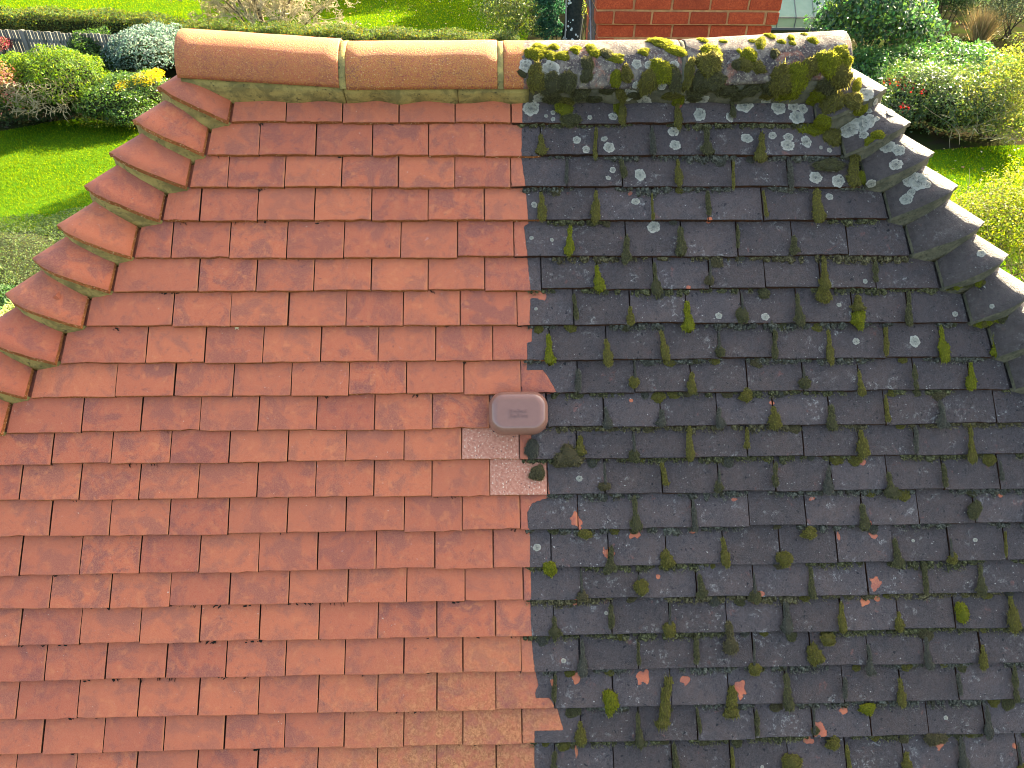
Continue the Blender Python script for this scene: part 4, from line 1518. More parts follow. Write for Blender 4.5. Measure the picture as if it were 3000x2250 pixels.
def inside(P, poly):
    x, y = P[:, 0], P[:, 1]
    c = np.zeros(len(P), bool)
    q = [(p[0], p[1]) for p in poly]
    for (x0, y0), (x1, y1) in zip(q, q[1:] + q[:1]):
        with np.errstate(divide='ignore', invalid='ignore'):
            k = ((y0 > y) != (y1 > y)) & (x < (x1 - x0) * (y - y0) / (y1 - y0 + 1e-12) + x0)
        c ^= k
    return c


def grass(poly, box, n, hgt, wid, cols):
    P = np.stack([RNG.uniform(box[0], box[1], n), RNG.uniform(box[2], box[3], n)], 1)
    P = P[inside(P, poly)]
    n = len(P)
    h = RNG.uniform(hgt[0], hgt[1], n)
    ph = np.sin(P[:, 0] * 1.3 + 2 * np.sin(P[:, 1] * 0.7)) * 0.5 + np.sin(P[:, 1] * 2.1 + P[:, 0] * .6) * 0.5
    h *= 1 + 0.25 * ph
    a = RNG.uniform(0, 2 * np.pi, n)
    s = np.stack([np.cos(a), np.sin(a), np.zeros(n)], 1)
    b3 = np.concatenate([P, np.full((n, 1), 0.006)], 1)
    lean = RNG.normal(0, 0.55, (n, 2)) * h[:, None]
    tip = b3 + np.concatenate([lean, h[:, None]], 1)
    v = np.empty((n, 3, 3))
    v[:, 0] = b3 - s * wid; v[:, 1] = b3 + s * wid; v[:, 2] = tip
    t = tints(n, cols, 0.22)
    me = big_mesh('grass', v.reshape(-1, 3), np.arange(n * 3), 3, M_GRASS, np.repeat(t, 3, axis=0))
    o = add('grass', me)
    o['kind'] = 'stuff'


G_COLS = [(0.080, 0.138, 0.004), (0.108, 0.165, 0.005), (0.060, 0.108, 0.004), (0.130, 0.168, 0.008)]
grass(near_lawn, (-20, -4, 7, 22), 170000, (0.025, 0.055), 0.007, G_COLS)
grass(far_lawn, (-34, 4, 27, 48), 240000, (0.03, 0.06), 0.012, G_COLS)
grass(right_lawn, (8, 20, 8, 19), 60000, (0.03, 0.06), 0.008, G_COLS)

# fallen leaves scattered over the shaded lawn
P = np.stack([RNG.uniform(-9, 2, 700), RNG.uniform(28, 42, 700), np.full(700, 0.05)], 1)
P = P[inside(P, far_lawn)]
Q = np.stack([RNG.uniform(9, 18, 260), RNG.uniform(11, 18.5, 260), np.full(260, 0.05)], 1)
Q = Q[inside(Q, right_lawn)]
P = np.concatenate([P, Q])
leaves('fallen_leaves', P, np.tile([0, 0, 1.0], (len(P), 1)), RNG.uniform(0.05, 0.11, len(P)),
       tints(len(P), [(0.30, 0.24, 0.10), (0.10, 0.07, 0.04), (0.22, 0.16, 0.06), (0.40, 0.36, 0.22)]), M_LEAF, None, 0.8, 0, 0.3, 'stuff')

# --- far hedge and fence
def hedge(name, label, A, B, thick, hfun, n, size, cols, group=None):
    A, B = np.array(A[:2]), np.array(B[:2])
    d = B - A
    Ln = np.linalg.norm(d)
    d /= Ln
    nr = np.array([-d[1], d[0]])
    root = tag(empty(name, (*(A + B) / 2, 0)), label, 'hedge', group)
    s = RNG.random(n)
    H = np.array([hfun(x) for x in s])
    top = RNG.random(n) < 0.42
    side = np.where(RNG.random(n) < 0.8, -1.0, 1.0)
    bulge = 0.10 * np.sin(s * Ln * 2.2) + 0.07 * np.sin(s * Ln * 5.1 + 1)
    dep = RNG.random(n) ** 2 * 0.25
    off = np.where(top, RNG.uniform(-.5, .5, n) * thick, side * (thick / 2 + bulge - dep))
    zz = np.where(top, H - dep + 0.10 * np.sin(s * Ln * 3.3) * 0.6, RNG.uniform(0.02, 1.0, n) * H)
    P = np.concatenate([A + np.outer(s * Ln, d) + np.outer(off, nr), zz[:, None]], 1)
    Nn = np.where(top[:, None], np.array([0, 0, 1.0]), np.concatenate([np.outer(side, nr), np.full((n, 1), 0.35)], 1))
    Nn = Nn / np.linalg.norm(Nn, axis=1)[:, None]
    leaves('foliage', P, Nn, RNG.uniform(size[0], size[1], n), tints(n, cols), M_LEAF, root)
    mb = MB()
    for k in range(int(Ln / 0.5)):
        p = A + d * (k + 0.5) * 0.5
        mb.tube([(p[0], p[1], 0), (p[0] + RNG.normal(0, .06), p[1] + RNG.normal(0, .06), hfun(k * 0.5 / Ln) * 0.8)], [0.03, 0.012], 5)
    o = mb.build('stems', M_STEM, root); o['kind'] = 'stuff'
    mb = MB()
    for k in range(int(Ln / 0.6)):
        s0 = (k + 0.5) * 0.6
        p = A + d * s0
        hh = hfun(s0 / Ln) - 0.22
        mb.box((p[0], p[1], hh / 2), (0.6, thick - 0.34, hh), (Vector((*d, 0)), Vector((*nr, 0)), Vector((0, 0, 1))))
    o = mb.build('light_block_core', M_INNER, root); o['kind'] = 'stuff'  # boxes added inside to keep light off the front leaves
    return root


def h_far(s):
    # height so that the top runs where the photograph shows it
    x = h0[0] + (h1[0] - h0[0]) * s
    return float(np.interp(s, [0.0, 0.10, 0.26, 0.38, 0.42, 0.5, 0.68, 0.85, 1.0], [1.75, 1.75, 1.72, 1.66, 1.45, 1.42, 1.30, 1.22, 1.15]))


hedge('garden_hedge', 'long clipped hedge dividing the lower garden from the far sunlit lawn', h0, h1, 0.9, h_far, 62000, (0.05, 0.09),
      [(0.055, 0.090, 0.024), (0.075, 0.115, 0.026), (0.095, 0.125, 0.024), (0.12, 0.115, 0.02), (0.042, 0.072, 0.026)])


def fence():
    fa, fb = at(-260, 72, 1.55), at(470, 104, 1.55)
    fa[2] = fb[2] = 0.0
    f = tag(empty('wooden_fence', tuple((fa + fb) / 2)), 'weathered grey board fence in front of the far hedge', 'fence')
    t = NT('weathered_boards', 0.95, 0.05)
    mp = t.n('ShaderNodeVectorMath', operation='MULTIPLY')
    t.l(t.coords(), mp.inputs[0])
    mp.inputs[1].default_value = (9.0, 9.0, 0.5)
    nb_ = t.noise(mp.outputs[0], 1.0, 3, 0.6)
    t.l(t.mix(t.ramp(nb_, 0.35, 0.65), (0.20, 0.19, 0.155), (0.075, 0.080, 0.068)), t.p.inputs['Base Color'])
    M_W = t.m
    A, B = fa, fb
    d = Vector(B - A); Ln = d.length; d.normalize()
    nr = Vector((-d.y, d.x, 0))
    npan = int(Ln / 1.85)
    for k in range(npan + 1):
        p = Vector(A) + d * (k * 1.85)
        MB().box((p.x, p.y, 0.77), (0.10, 0.10, 1.54), (d, nr, Vector((0, 0, 1)))).build('post', M_W, f)
        if k == npan: break
        mb = MB()
        for j in range(16):
            q = p + d * (0.085 + j * 0.112)
            hh = 1.48 + RNG.normal(0, 0.015)
            mb.box((q.x, q.y, hh / 2 + 0.03), (0.094, 0.016 + 0.022 * (j % 2), hh), (d, nr, Vector((0, 0, 1))))
        o = mb.build('fence_panel', M_W, f)
        o['kind'] = 'stuff'
        for zz in (0.3, 1.25):
            c = p + d * 0.925 + nr * 0.035
            MB().box((c.x, c.y, zz), (1.75, 0.04, 0.07), (d, nr, Vector((0, 0, 1)))).build('rail', M_W, f)


fence()


def at_base(px, py):
    return at(px, py, 0.0)


def px_size(px, py_base, wpx):
    """metres across for a span of wpx photo pixels at the ground point seen at (px, py_base)"""
    a, b = at(px - wpx / 2, py_base), at(px + wpx / 2, py_base)
    return float(np.linalg.norm(a - b))


def blob(px, py, z, wpx, hpx, depth=None):
    """ellipsoid whose middle is seen at (px, py) at height z, wpx by hpx photo pixels across"""
    c = at(px, py, z)
    dist = float((c - CAM) @ CM[:, 2])
    s = dist / (FPX * 3000 / 1024)
    return (c[0], c[1], c[2], wpx / 2 * s, (depth or wpx / 2 * s), hpx / 2 * s)


# left: big domed shrub with a bare twiggy hollow in front
b1 = [blob(170, 240, 1.10, 280, 175, 1.2), blob(60, 250, 0.95, 200, 160, 1.0)]
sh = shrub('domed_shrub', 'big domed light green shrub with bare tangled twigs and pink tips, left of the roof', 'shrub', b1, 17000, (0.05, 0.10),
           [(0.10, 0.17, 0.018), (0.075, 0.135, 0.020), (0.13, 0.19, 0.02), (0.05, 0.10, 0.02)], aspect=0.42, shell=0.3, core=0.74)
cx, cy, cz = b1[0][0], b1[0][1], b1[0][2]
mb = MB()
for _ in range(330):
    a = RNG.uniform(-1.0, 1.0)
    z = RNG.uniform(-0.55, 0.35)
    th = a * 1.25
    r0 = Vector((cx - 0.25 + math.sin(th) * b1[0][3] * 0.72, cy - math.cos(th) * b1[0][4] * 0.92, cz + z * b1[0][5]))
    p = [r0]
    dr = Vector((RNG.normal(0, .7), -0.75 + RNG.normal(0, .3), RNG.normal(0.05, .55))).normalized()
    for k in range(3):
        p.append(p[-1] + dr * RNG.uniform(0.08, 0.17))
        dr = (dr + Vector(RNG.normal(0, 0.55, 3))).normalized()
    mb.tube(p, [0.013, 0.011, 0.008, 0.004], 4, False)
mb.build('bare_twigs', M_TWIG, sh)
P, Nn = blob_points([(cx - 1.1, cy - 0.85, cz - 0.1, 0.75, 0.5, 0.85)], 1300, 0.2, 0.5)
leaves('pink_tips', P, Nn, RNG.uniform(0.05, 0.09, len(P)), tints(len(P), [(0.40, 0.13, 0.09), (0.26, 0.17, 0.06), (0.45, 0.22, 0.15), (0.18, 0.17, 0.05)]), M_LEAF, sh)

shrub('grey_shrub', 'blue-grey variegated shrub in shade just left of the ridge end', 'shrub',
      [blob(430, 155, 1.0, 200, 130, 1.2), blob(480, 130, 1.0, 150, 110, 1.0), blob(370, 165, 0.8, 120, 110, 0.9)], 15000, (0.05, 0.09),
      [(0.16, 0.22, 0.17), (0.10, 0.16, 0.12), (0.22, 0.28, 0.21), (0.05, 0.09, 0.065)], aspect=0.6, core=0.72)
shrub('dark_shrub', 'dark green shrub between the fence and the blue-grey shrub', 'shrub',
      [blob(275, 150, 0.9, 120, 120, 0.9), blob(300, 195, 0.6, 110, 90, 0.8), blob(330, 205, 0.5, 90, 70, 0.6)], 8000, (0.05, 0.10),
      [(0.030, 0.065, 0.022), (0.045, 0.085, 0.025), (0.06, 0.12, 0.02)], core=0.72)
ys = shrub('yellow_shrub', 'glossy green shrub topped with yellow sprays beside the left hip', 'shrub',
           [blob(335, 295, 0.65, 220, 130, 0.9), blob(410, 270, 0.75, 170, 130, 0.9), blob(290, 310, 0.5, 120, 90, 0.7), blob(390, 335, 0.4, 150, 70, 0.7)], 14000, (0.045, 0.085),
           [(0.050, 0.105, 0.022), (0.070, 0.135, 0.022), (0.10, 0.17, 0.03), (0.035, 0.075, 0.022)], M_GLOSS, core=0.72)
P, Nn = blob_points([blob(430, 232, 1.15, 90, 34, 0.4), blob(455, 222, 1.2, 50, 34, 0.3), blob(360, 256, 1.05, 42, 30, 0.3), blob(318, 278, 0.9, 18, 16, 0.2), blob(288, 246, 1.0, 14, 14, 0.15)], 2100, 0.25, 0.6)
leaves('yellow_spray', P, Nn, RNG.uniform(0.035, 0.06, len(P)), tints(len(P), [(0.62, 0.47, 0.012), (0.70, 0.55, 0.02), (0.50, 0.40, 0.02)], 0.15), M_LEAF, ys)
P, Nn = blob_points([blob(345, 345, 0.25, 200, 46, 0.7), blob(260, 335, 0.2, 60, 26, 0.4), blob(410, 350, 0.3, 90, 46, 0.5)], 2400, 0.2, 0.3)
leaves('lime_edge', P, Nn, RNG.uniform(0.04, 0.07, len(P)), tints(len(P), [(0.22, 0.21, 0.02), (0.16, 0.18, 0.02), (0.07, 0.11, 0.02)]), M_LEAF, ys)

shrub('shade_planting', 'low dark green plants at the foot of the domed shrub', 'plant',
      [blob(90, 325, 0.25, 240, 60, 0.6), blob(215, 322, 0.3, 150, 60, 0.5)], 5200, (0.05, 0.11), [(0.022, 0.048, 0.016), (0.04, 0.075, 0.02), (0.03, 0.05, 0.02)])
shrub('red_leaved_shrub', 'red leaved shrub peeping over the domed shrub at the photo edge', 'shrub',
      [blob(4, 132, 1.2, 50, 34, 0.4)], 1400, (0.05, 0.09), [(0.20, 0.05, 0.05), (0.25, 0.10, 0.08), (0.08, 0.08, 0.03)])

# near hedge and pale bush below the left hip
nb = at(60, 790, 0.5)
shrub('clipped_bush', 'low clipped small-leaved bush on the lawn beside the left hip', 'shrub',
      [(nb[0] - 0.3, nb[1], 0.35, 1.7, 1.55, 0.85), (nb[0] + 0.9, nb[1] + 1.2, 0.3, 1.4, 1.2, 0.75), (nb[0] - 0.8, nb[1] - 1.2, 0.4, 1.5, 1.4, 0.9)], 52000, (0.025, 0.045),
      [(0.075, 0.11, 0.045), (0.055, 0.09, 0.03), (0.10, 0.14, 0.055), (0.09, 0.13, 0.02), (0.035, 0.06, 0.025)], shell=0.25, lump=0.10, core=0.8)
pb = at(60, 885, 1.1)
shrub('pale_bush', 'pale yellow-green bush tight against the left hip, below the clipped bush', 'shrub',
      [(pb[0] + 0.25, pb[1] - 0.1, 0.65, 0.55, 0.7, 0.72), (pb[0] - 0.25, pb[1] - 0.75, 0.6, 0.5, 0.6, 0.7), (pb[0] + 0.7, pb[1] + 0.6, 0.5, 0.5, 0.5, 0.7)], 12000, (0.03, 0.055),
      [(0.36, 0.38, 0.13), (0.28, 0.33, 0.10), (0.45, 0.45, 0.22), (0.16, 0.22, 0.06)], shell=0.35)
shrub('dark_bush', 'dark leafy bush at the left photo edge below the clipped bush', 'shrub',
      [(pb[0] - 0.75, pb[1] + 0.35, 0.4, 0.55, 0.7, 0.7)], 5000, (0.05, 0.09), [(0.035, 0.075, 0.025), (0.05, 0.10, 0.03)])


# --- bare tree behind the left ridge tiles
def bare_tree(px, py, label):
    b = at(px, py)
    root = tag(empty('bare_tree', tuple(b)), label, 'tree')
    tr, br = MB(), MB()

    def grow(p, d, r, ln, lev):
        pts, rad = [p], [r]
        for k in range(4):
            d = (d + Vector(RNG.normal(0, 0.13 + 0.05 * lev, 3)) + Vector((0, 0, 0.04))).normalized()
            p = p + d * ln / 4
            pts.append(p); rad.append(max(0.010, r * (1 - 0.14 * (k + 1))))
            if lev < 4 and k > 0 or lev == 0:
                for _ in range(3 if lev < 1 else RNG.integers(1, 3)):
                    e = (d + Vector(RNG.normal(0, 0.62, 3))).normalized()
                    grow(p, e, max(0.010, rad[-1] * 0.6), ln * RNG.uniform(0.36, 0.56), lev + 1) if lev < 4 else None
        (tr if lev == 0 else br).tube(pts, rad, 6 if lev < 2 else 4, False)
    for dx, dy, r, ln in ((-0.30, 0.0, 0.065, 2.6), (0.02, 0.1, 0.09, 2.8), (0.30, -0.1, 0.06, 2.5), (-0.55, -0.2, 0.045, 2.4), (-0.85, 0.2, 0.04, 2.4), (0.55, 0.1, 0.045, 2.4), (0.85, -0.2, 0.04, 2.2)):
        grow(Vector(b) + Vector((dx * 0.6, dy, -0.05)), Vector((dx * 0.7, dy * 0.5, 1)).normalized(), r, ln, 0)
    tr.build('trunk', simple('tan_bark', (0.17, 0.13, 0.075), 0.9, 0.1, (0.075, 0.055, 0.038), 9, 0.6, 40), root, True)
    o = br.build('branches', M_TWIG, root, True)
    o['kind'] = 'stuff'
    c = Vector(b) + Vector((0.012, 0.06, 0.0))
    zz = float(at_y(785, 86, b[1])[2])
    MB().tube([(c.x + 0.03, c.y - 0.01, zz - 0.07), (c.x + 0.03, c.y - 0.01, zz + 0.07)], [0.115, 0.115], 10).build('white_band', simple('white_wrap', (0.75, 0.74, 0.68), 0.7), root)


bare_tree(790, 128, 'leafless pale twigged tree with a white trunk band behind the clean ridge tiles')

# --- behind the mossy ridge: bush, ivy column, dark trunk with its crown above the frame
shrub('holly_bush', 'sunlit small-leaved bush behind the ridge, left of the ivy column', 'shrub',
      [blob(1490, 55, 0.9, 190, 120, 0.9), blob(1470, 25, 1.4, 170, 110, 0.9), blob(1520, 90, 0.5, 150, 70, 0.7), (at(1490, 118)[0], at(1490, 118)[1], 2.1, 1.1, 0.9, 0.9)], 6500, (0.06, 0.12),
      [(0.075, 0.11, 0.025), (0.11, 0.15, 0.03), (0.05, 0.08, 0.025), (0.16, 0.18, 0.04)], M_GLOSS, shell=0.7, lump=0.3)
iv = at(1605, 130)
shrub('ivy_column', 'tall column of dark green ivy between the sunlit bush and the dark trunk', 'ivy',
      [(iv[0], iv[1], 0.5, 0.52, 0.5, 0.6), (iv[0], iv[1], 1.3, 0.55, 0.5, 0.7), (iv[0] + .05, iv[1], 2.2, 0.6, 0.5, 0.8)], 7000, (0.06, 0.11),
      [(0.030, 0.085, 0.045), (0.045, 0.11, 0.055), (0.025, 0.065, 0.035)], aspect=0.7)
tb = at(1672, 132)


def tall_tree(name, label, base, trunk_r, hgt, blobs, n, cols, group=None):
    root = tag(empty(name, (base[0], base[1], 0)), label, 'tree', group)
    mb = MB()
    b = Vector((base[0], base[1], 0))
    top = Vector((blobs[0][0], blobs[0][1], hgt))
    mb.tube([b - Vector((0, 0, .05)), b + Vector((0.02, 0, 0.3)), b.lerp(top, .4), top], [trunk_r * 1.25, trunk_r, trunk_r * .8, trunk_r * .35], 12)
    for q in blobs:
        s = b.lerp(top, RNG.uniform(0.45, 0.9))
        t_ = Vector(q[:3])
        mb.tube([s, s.lerp(t_, .5) + Vector(RNG.normal(0, .25, 3)), t_], [trunk_r * .4, trunk_r * .25, trunk_r * .1], 6)
    mb.build('trunk', simple(name + '_bark', (0.030, 0.034, 0.028), 0.95, 0.1, (0.016, 0.02, 0.018), 10, 0.8, 30), root, True)
    P, Nn = blob_points(blobs, n, 0.22, 0.8)
    leaves('crown', P, Nn, RNG.uniform(0.16, 0.34, len(P)), tints(len(P), cols), M_LEAF, root, 0.55)
    return root


tt = tall_tree('ivy_clad_tree', 'thick dark lichen spotted tree trunk standing left of the chimney', tb, 0.36, 9.0,
               [(tb[0] + .8, tb[1] - .6, 10.4, 1.8, 1.8, 1.9), (tb[0] + 1.2, tb[1] - .8, 8.4, 1.8, 1.7, 1.5), (tb[0] + .6, tb[1] - .3, 12.4, 1.3, 1.3, 1.5)],
               7000, [(0.03, 0.06, 0.02), (0.045, 0.08, 0.025)])
mb = MB()
for _ in range(60):
    a = RNG.uniform(-1.3, 1.3); z = RNG.uniform(0.2, 2.2); r = 0.37
    s = RNG.uniform(0.015, 0.05)
    p = Vector((tb[0] + math.sin(a) * r, tb[1] - math.cos(a) * r, z))
    mb.tube([p, p + Vector((math.sin(a), -math.cos(a), 0)) * 0.015], [s, s * 0.7], 7)
mb.build('lichen_spots', simple('trunk_lichen', (0.45, 0.50, 0.46), 0.95), tt)['kind'] = 'stuff'
MB().tube([(tb[0] - 0.27, tb[1] - 0.32, 0), (tb[0] - 0.25, tb[1] - 0.33, 0.8), (tb[0] - 0.29, tb[1] - 0.33, 1.6), (tb[0] - 0.27, tb[1] - 0.32, 3.0)], [0.03, 0.028, 0.026, 0.022], 6).build('ivy_stem', simple('grey_ivy_stem', (0.26, 0.25, 0.22), 0.9), tt)
shrub('sunlit_sprig', 'few sunlit leaves against the chimney side above the dark trunk', 'plant',
      [(tb[0] + 0.42, tb[1] - 0.8, 1.45, 0.16, 0.16, 0.75)], 260, (0.06, 0.11), [(0.22, 0.24, 0.05), (0.15, 0.19, 0.04)], M_GLOSS, shell=0.9)

# trees beyond the photograph's top edge: they throw the shade on the lawns
tall_tree('garden_tree', 'broad leafy tree beyond the far lawn, shading its middle', (4.0, 47.5), 0.4, 8.5,
          [(4, 47.5, 8.5, 4.0, 3.6, 3.0), (1.0, 46.5, 7.0, 2.6, 2.6, 2.2), (7.2, 47, 7.2, 2.8, 2.6, 2.2)], 15000, [(0.04, 0.07, 0.02), (0.06, 0.09, 0.02)], 'trees beyond the far lawn')
tall_tree('garden_tree', 'rounded leafy tree beyond the greenhouse, its trunk out of sight', (11.0, 43.0), 0.4, 8.0,
          [(11, 43, 8.2, 3.4, 3.2, 3.0), (8.2, 42.5, 7.0, 2.6, 2.4, 2.2), (13.4, 43.5, 6.6, 2.6, 2.4, 2.2)], 13000, [(0.04, 0.07, 0.02), (0.06, 0.09, 0.02)], 'trees beyond the far lawn')
tall_tree('garden_tree', 'spreading leafy tree at the back right of the garden', (30.0, 46.0), 0.4, 7.5,
          [(30, 46, 7.8, 4.0, 3.4, 3.0), (26.5, 45, 6.4, 2.6, 2.4, 2.2)], 4200, [(0.04, 0.07, 0.02), (0.06, 0.09, 0.02)], 'trees beyond the far lawn')


# --- greenhouse right of the chimney
def greenhouse():
    g0, g1 = at(2235, 88), at(2520, 100)
    root = tag(empty('greenhouse', tuple(g0)), 'glass greenhouse corner showing between the chimney and the big shrub', 'greenhouse')
    t = NT('greenhouse_glass', 0.35, 0.3)
    vec = t.coords()
    t.l(t.mix(t.ramp(t.noise(vec, 1.3, 4, 0.6), 0.35, 0.65), (0.26, 0.36, 0.22), (0.34, 0.42, 0.28)), t.p.inputs['Base Color'])
    t.p.inputs['Alpha'].default_value = 0.72
    M_GL = t.m
    M_FR = simple('greenhouse_bar', (0.12, 0.12, 0.10), 0.6, 0.3)
    ze = float(at_y(2325, 52, g0[1])[2])
    w = 0.72
    x = g0[0] - 0.2
    y = g0[1]
    for k in range(6):
        xa, xb = x + k * w, x + (k + 1) * w
        MB().box(((xa + xb) / 2, y, ze / 2), (w - 0.03, 0.006, ze - 0.05)).build('pane', M_GL, root)
        dy, dz = 1.5, 1.2
        sl = Vector((0, dy, dz)).normalized()
        MB().box(((xa + xb) / 2, y + dy / 2, ze + 0.02 + dz / 2), (w - 0.03, math.hypot(dy, dz) - 0.04, 0.006), (Vector((1, 0, 0)), sl, Vector((1, 0, 0)).cross(sl))).build('pane', M_GL, root)
    for k in range(7):
        xa = x + k * w
        MB().box((xa, y - 0.004, ze / 2), (0.03, 0.03, ze)).build('glazing_bar', M_FR, root)
        sl = Vector((0, 1.5, 1.2)).normalized()
        MB().box((xa, y + 0.75, ze + 0.62), (0.03, 1.93, 0.03), (Vector((1, 0, 0)), sl, Vector((1, 0, 0)).cross(sl))).build('glazing_bar', M_FR, root)
    MB().box((x + 3 * w, y - 0.01, ze + 0.005), (6 * w + 0.06, 0.06, 0.04)).build('eave_bar', M_FR, root)
    MB().box((x + 3 * w, y + 0.02, 0.05), (6 * w, 0.10, 0.10)).build('sill', M_FR, root)


greenhouse()

# --- right-hand planting
def big_leaf(name, label, blobs, n, size, cols, **kw):
    return shrub(name, label, 'shrub', blobs, n, size, cols, M_GLOSS, **kw)


big_leaf('laurel_bush', 'large dark glossy-leaved laurel behind the right ridge end', [blob(2560, 70, 1.5, 330, 190, 1.7), blob(2640, 95, 1.1, 220, 170, 1.3), blob(2470, 70, 1.2, 150, 130, 1.0), blob(2560, 10, 2.4, 260, 150, 1.5)],
         11500, (0.10, 0.19), [(0.030, 0.075, 0.030), (0.045, 0.10, 0.035), (0.022, 0.055, 0.026), (0.07, 0.13, 0.03)], aspect=0.62, shell=0.5, lump=0.24)
big_leaf('low_laurel', 'low spreading bright green glossy shrub in front of the large laurel', [blob(2640, 190, 0.7, 300, 110, 1.0), blob(2800, 190, 0.7, 260, 110, 1.0), blob(2560, 205, 0.6, 160, 90, 0.9), blob(2710, 235, 0.6, 240, 90, 0.9), blob(2890, 225, 0.7, 160, 110, 0.9), blob(2590, 255, 0.5, 140, 80, 0.8)],
         19000, (0.08, 0.15), [(0.055, 0.14, 0.035), (0.075, 0.17, 0.04), (0.04, 0.10, 0.035), (0.10, 0.19, 0.04)], aspect=0.42, shell=0.4, lump=0.38, core=0.6)
rt = big_leaf('red_tipped_shrub', 'shrub with scattered red leaves below the low glossy shrub', [blob(2680, 290, 0.7, 260, 190, 0.9), blob(2780, 330, 0.6, 220, 170, 0.9), blob(2640, 340, 0.4, 160, 110, 0.7), blob(2740, 260, 0.9, 240, 110, 0.8), blob(2860, 330, 0.7, 160, 160, 0.8)],
              17000, (0.06, 0.11), [(0.055, 0.10, 0.030), (0.08, 0.12, 0.035), (0.10, 0.15, 0.035), (0.035, 0.065, 0.025)], aspect=0.45, shell=0.55, lump=0.42, core=0.55)
P, Nn = blob_points([blob(2640, 250, 1.1, 130, 40, 0.5), blob(2705, 275, 1.1, 26, 24, 0.2), blob(2650, 318, 0.9, 30, 30, 0.2)], 170, 0.3, 0.5)
leaves('red_leaves', P, Nn, RNG.uniform(0.05, 0.09, len(P)), tints(len(P), [(0.36, 0.035, 0.010), (0.16, 0.05, 0.03), (0.10, 0.04, 0.03)]), M_LEAF, rt)


def twiggy(name, label, blobs, n, size, cols, ntw, reach):
    r = shrub(name, label, 'shrub', blobs, n, size, cols, M_LEAF, shell=0.85, lump=0.35, aspect=0.5)
    mb = MB()
    for _ in range(ntw):
        b = blobs[RNG.integers(0, len(blobs))]
        p = Vector((b[0] + RNG.normal(0, b[3] * .3), b[1] + RNG.normal(0, b[4] * .3), max(0.1, b[2] - b[5] * .5)))
        d = Vector((RNG.normal(0, .6), RNG.normal(0, .6), RNG.uniform(0.3, 1.0))).normalized()
        pts = [p]
        for k in range(4):
            p = p + d * reach / 4
            d = (d + Vector(RNG.normal(0, .28, 3)) - Vector((0, 0, .06))).normalized()
            pts.append(p)
        mb.tube(pts, [0.014, 0.011, 0.008, 0.006, 0.003], 4, False)
    mb.build('twigs', M_TWIG, r)
    return r


twiggy('loose_shrub', 'loose arching yellow-green shrub at the right photo edge above the small lawn', [blob(2900, 300, 0.9, 260, 200, 1.0), blob(2980, 240, 1.3, 200, 220, 1.0), blob(2850, 350, 0.6, 220, 130, 0.9), blob(2990, 370, 0.7, 180, 150, 0.9)],
       13000, (0.05, 0.09), [(0.11, 0.15, 0.035), (0.16, 0.20, 0.03), (0.075, 0.11, 0.03), (0.22, 0.24, 0.05)], 150, 1.3)
twiggy('bright_shrub', 'bright yellow-green twiggy shrub close beside the right hip tiles', [blob(2900, 690, 1.2, 300, 260, 1.0), blob(2985, 590, 1.6, 190, 200, 0.8), blob(2830, 640, 1.2, 150, 130, 0.7), blob(3020, 760, 1.0, 260, 260, 1.0)],
       17000, (0.035, 0.065), [(0.13, 0.18, 0.022), (0.17, 0.21, 0.025), (0.09, 0.14, 0.02), (0.24, 0.25, 0.06)], 150, 1.1)

cb = at(2960, 118)
shrub('feathery_conifer', 'grey-green feathery conifer at the top right corner', 'conifer',
      [(cb[0], cb[1], 1.2, 1.5, 1.4, 1.5), (cb[0] + 1.2, cb[1] + 0.6, 1.6, 1.6, 1.4, 1.8), (cb[0] - 0.9, cb[1] + 1.2, 1.3, 1.0, 1.0, 1.4)], 11000, (0.10, 0.22),
      [(0.075, 0.105, 0.060), (0.10, 0.13, 0.07), (0.055, 0.08, 0.045)], aspect=0.16, shell=0.6, lump=0.25, flut=0.9)
shrub('dark_conifer', 'dark green conifer left of the feathery one, beyond the bare bed', 'conifer',
      [blob(2800, 5, 1.0, 110, 90, 1.0), blob(2765, -10, 1.2, 100, 80, 0.9)], 4200, (0.08, 0.16), [(0.028, 0.055, 0.022), (0.04, 0.07, 0.025)], aspect=0.25, shell=0.6)
pg = at(2868, 122)
root = tag(empty('dry_grass', tuple(pg)), 'clump of dry straw-coloured ornamental grass in the bare bed', 'grass')
n = 1500
P = np.stack([pg[0] + RNG.normal(0, .10, n), pg[1] + RNG.normal(0, .10, n), np.full(n, 0.02)], 1)
dirn = np.stack([RNG.normal(-0.05, .36, n), RNG.normal(0, .30, n), np.ones(n)], 1)
ln = RNG.uniform(0.7, 1.35, n)
a = RNG.uniform(0, 6.28, n)
sdv = np.stack([np.cos(a), np.sin(a), np.zeros(n)], 1) * 0.010
v3 = np.empty((n, 3, 3))
v3[:, 0] = P - sdv; v3[:, 1] = P + sdv; v3[:, 2] = P + dirn * ln[:, None]
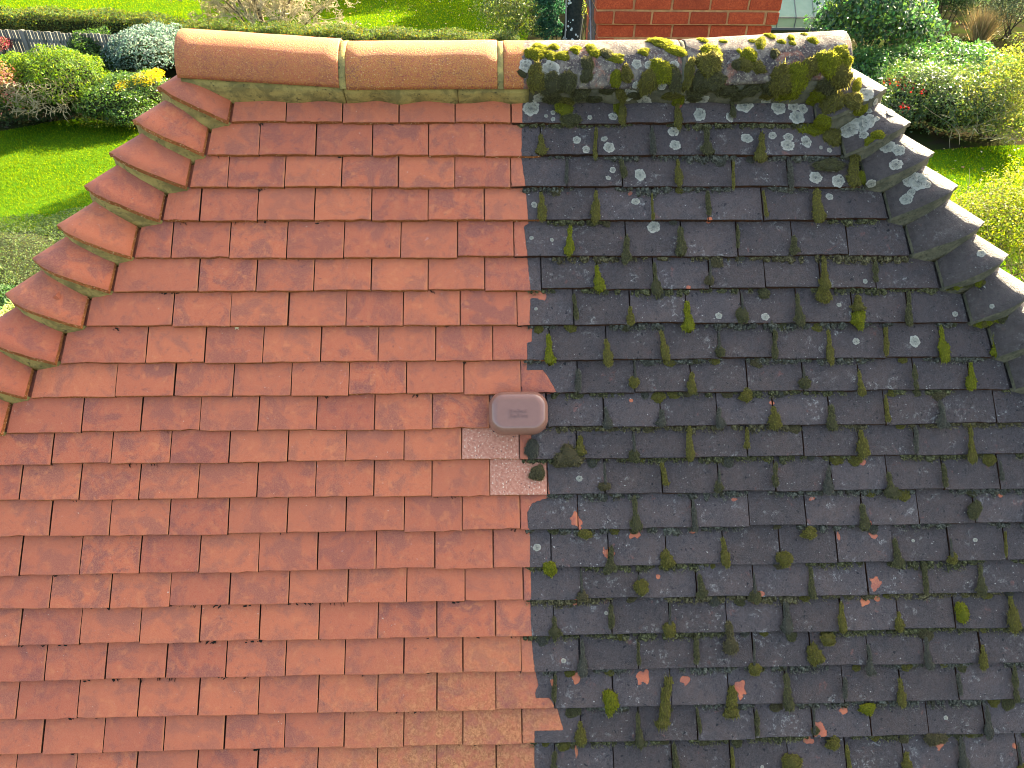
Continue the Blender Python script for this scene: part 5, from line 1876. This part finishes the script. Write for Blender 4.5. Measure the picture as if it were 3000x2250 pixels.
add('blades', big_mesh('blades', v3.reshape(-1, 3), np.arange(n * 3), 3, M_GRASS, np.repeat(tints(n, [(0.40, 0.32, 0.15), (0.32, 0.25, 0.11), (0.26, 0.23, 0.10)]), 3, axis=0)), root)
# scattered weeds over the bed
P = np.stack([RNG.uniform(12, 26, 5200), RNG.uniform(24, 40, 5200), RNG.uniform(0.01, 0.12, 5200)], 1)
k = np.array([mnoise.noise(Vector((p[0] * .7, p[1] * .7, 1.0))) > 0.0 for p in P])
P = P[k]
leaves('weeds', P, np.tile([0, 0, 1.0], (len(P), 1)), RNG.uniform(0.06, 0.16, len(P)), tints(len(P), [(0.05, 0.08, 0.022), (0.08, 0.10, 0.03), (0.11, 0.085, 0.04)]), M_LEAF, None, 0.5, 0.0, 0.5, 'stuff')
P = np.stack([RNG.uniform(-17, -9.5, 2600), RNG.uniform(18.5, 21.5, 2600), RNG.uniform(0.01, 0.08, 2600)], 1)
leaves('ground_cover', P[~inside(P, near_lawn)], np.tile([0, 0, 1.0], (int((~inside(P, near_lawn)).sum()), 1)), RNG.uniform(0.05, 0.12, int((~inside(P, near_lawn)).sum())),
       tints(int((~inside(P, near_lawn)).sum()), [(0.035, 0.06, 0.02), (0.05, 0.07, 0.025), (0.06, 0.045, 0.03)]), M_LEAF, None, 0.6, 0.0, 0.5, 'stuff')

# a tiny pale leaf lying on the cleaned tiles
_p, _n = hit(695, 960)
lf = empty('fallen_leaf', tuple(_p + NAX * 0.002))
tag(lf, 'tiny pale star-shaped leaf lying on the cleaned red tiles', 'leaf')
V, F = [Vector((0, 0, 0.0015))], []
for k in range(10):
    a_, q_ = 2 * math.pi * k / 10 + 0.3, (0.011 if k % 2 == 0 else 0.0035)
    V.append(Vector((math.cos(a_) * q_, math.sin(a_) * q_ * 0.8, 0.001 * (k % 3))))
F = [[0, 1 + k, 1 + (k + 1) % 10] for k in range(10)]
add('blade', mesh('blade', V, F, simple('pale_leaf', (0.62, 0.52, 0.26), 0.8)), lf, Matrix((UAX, YAX, NAX)).transposed().to_4x4())
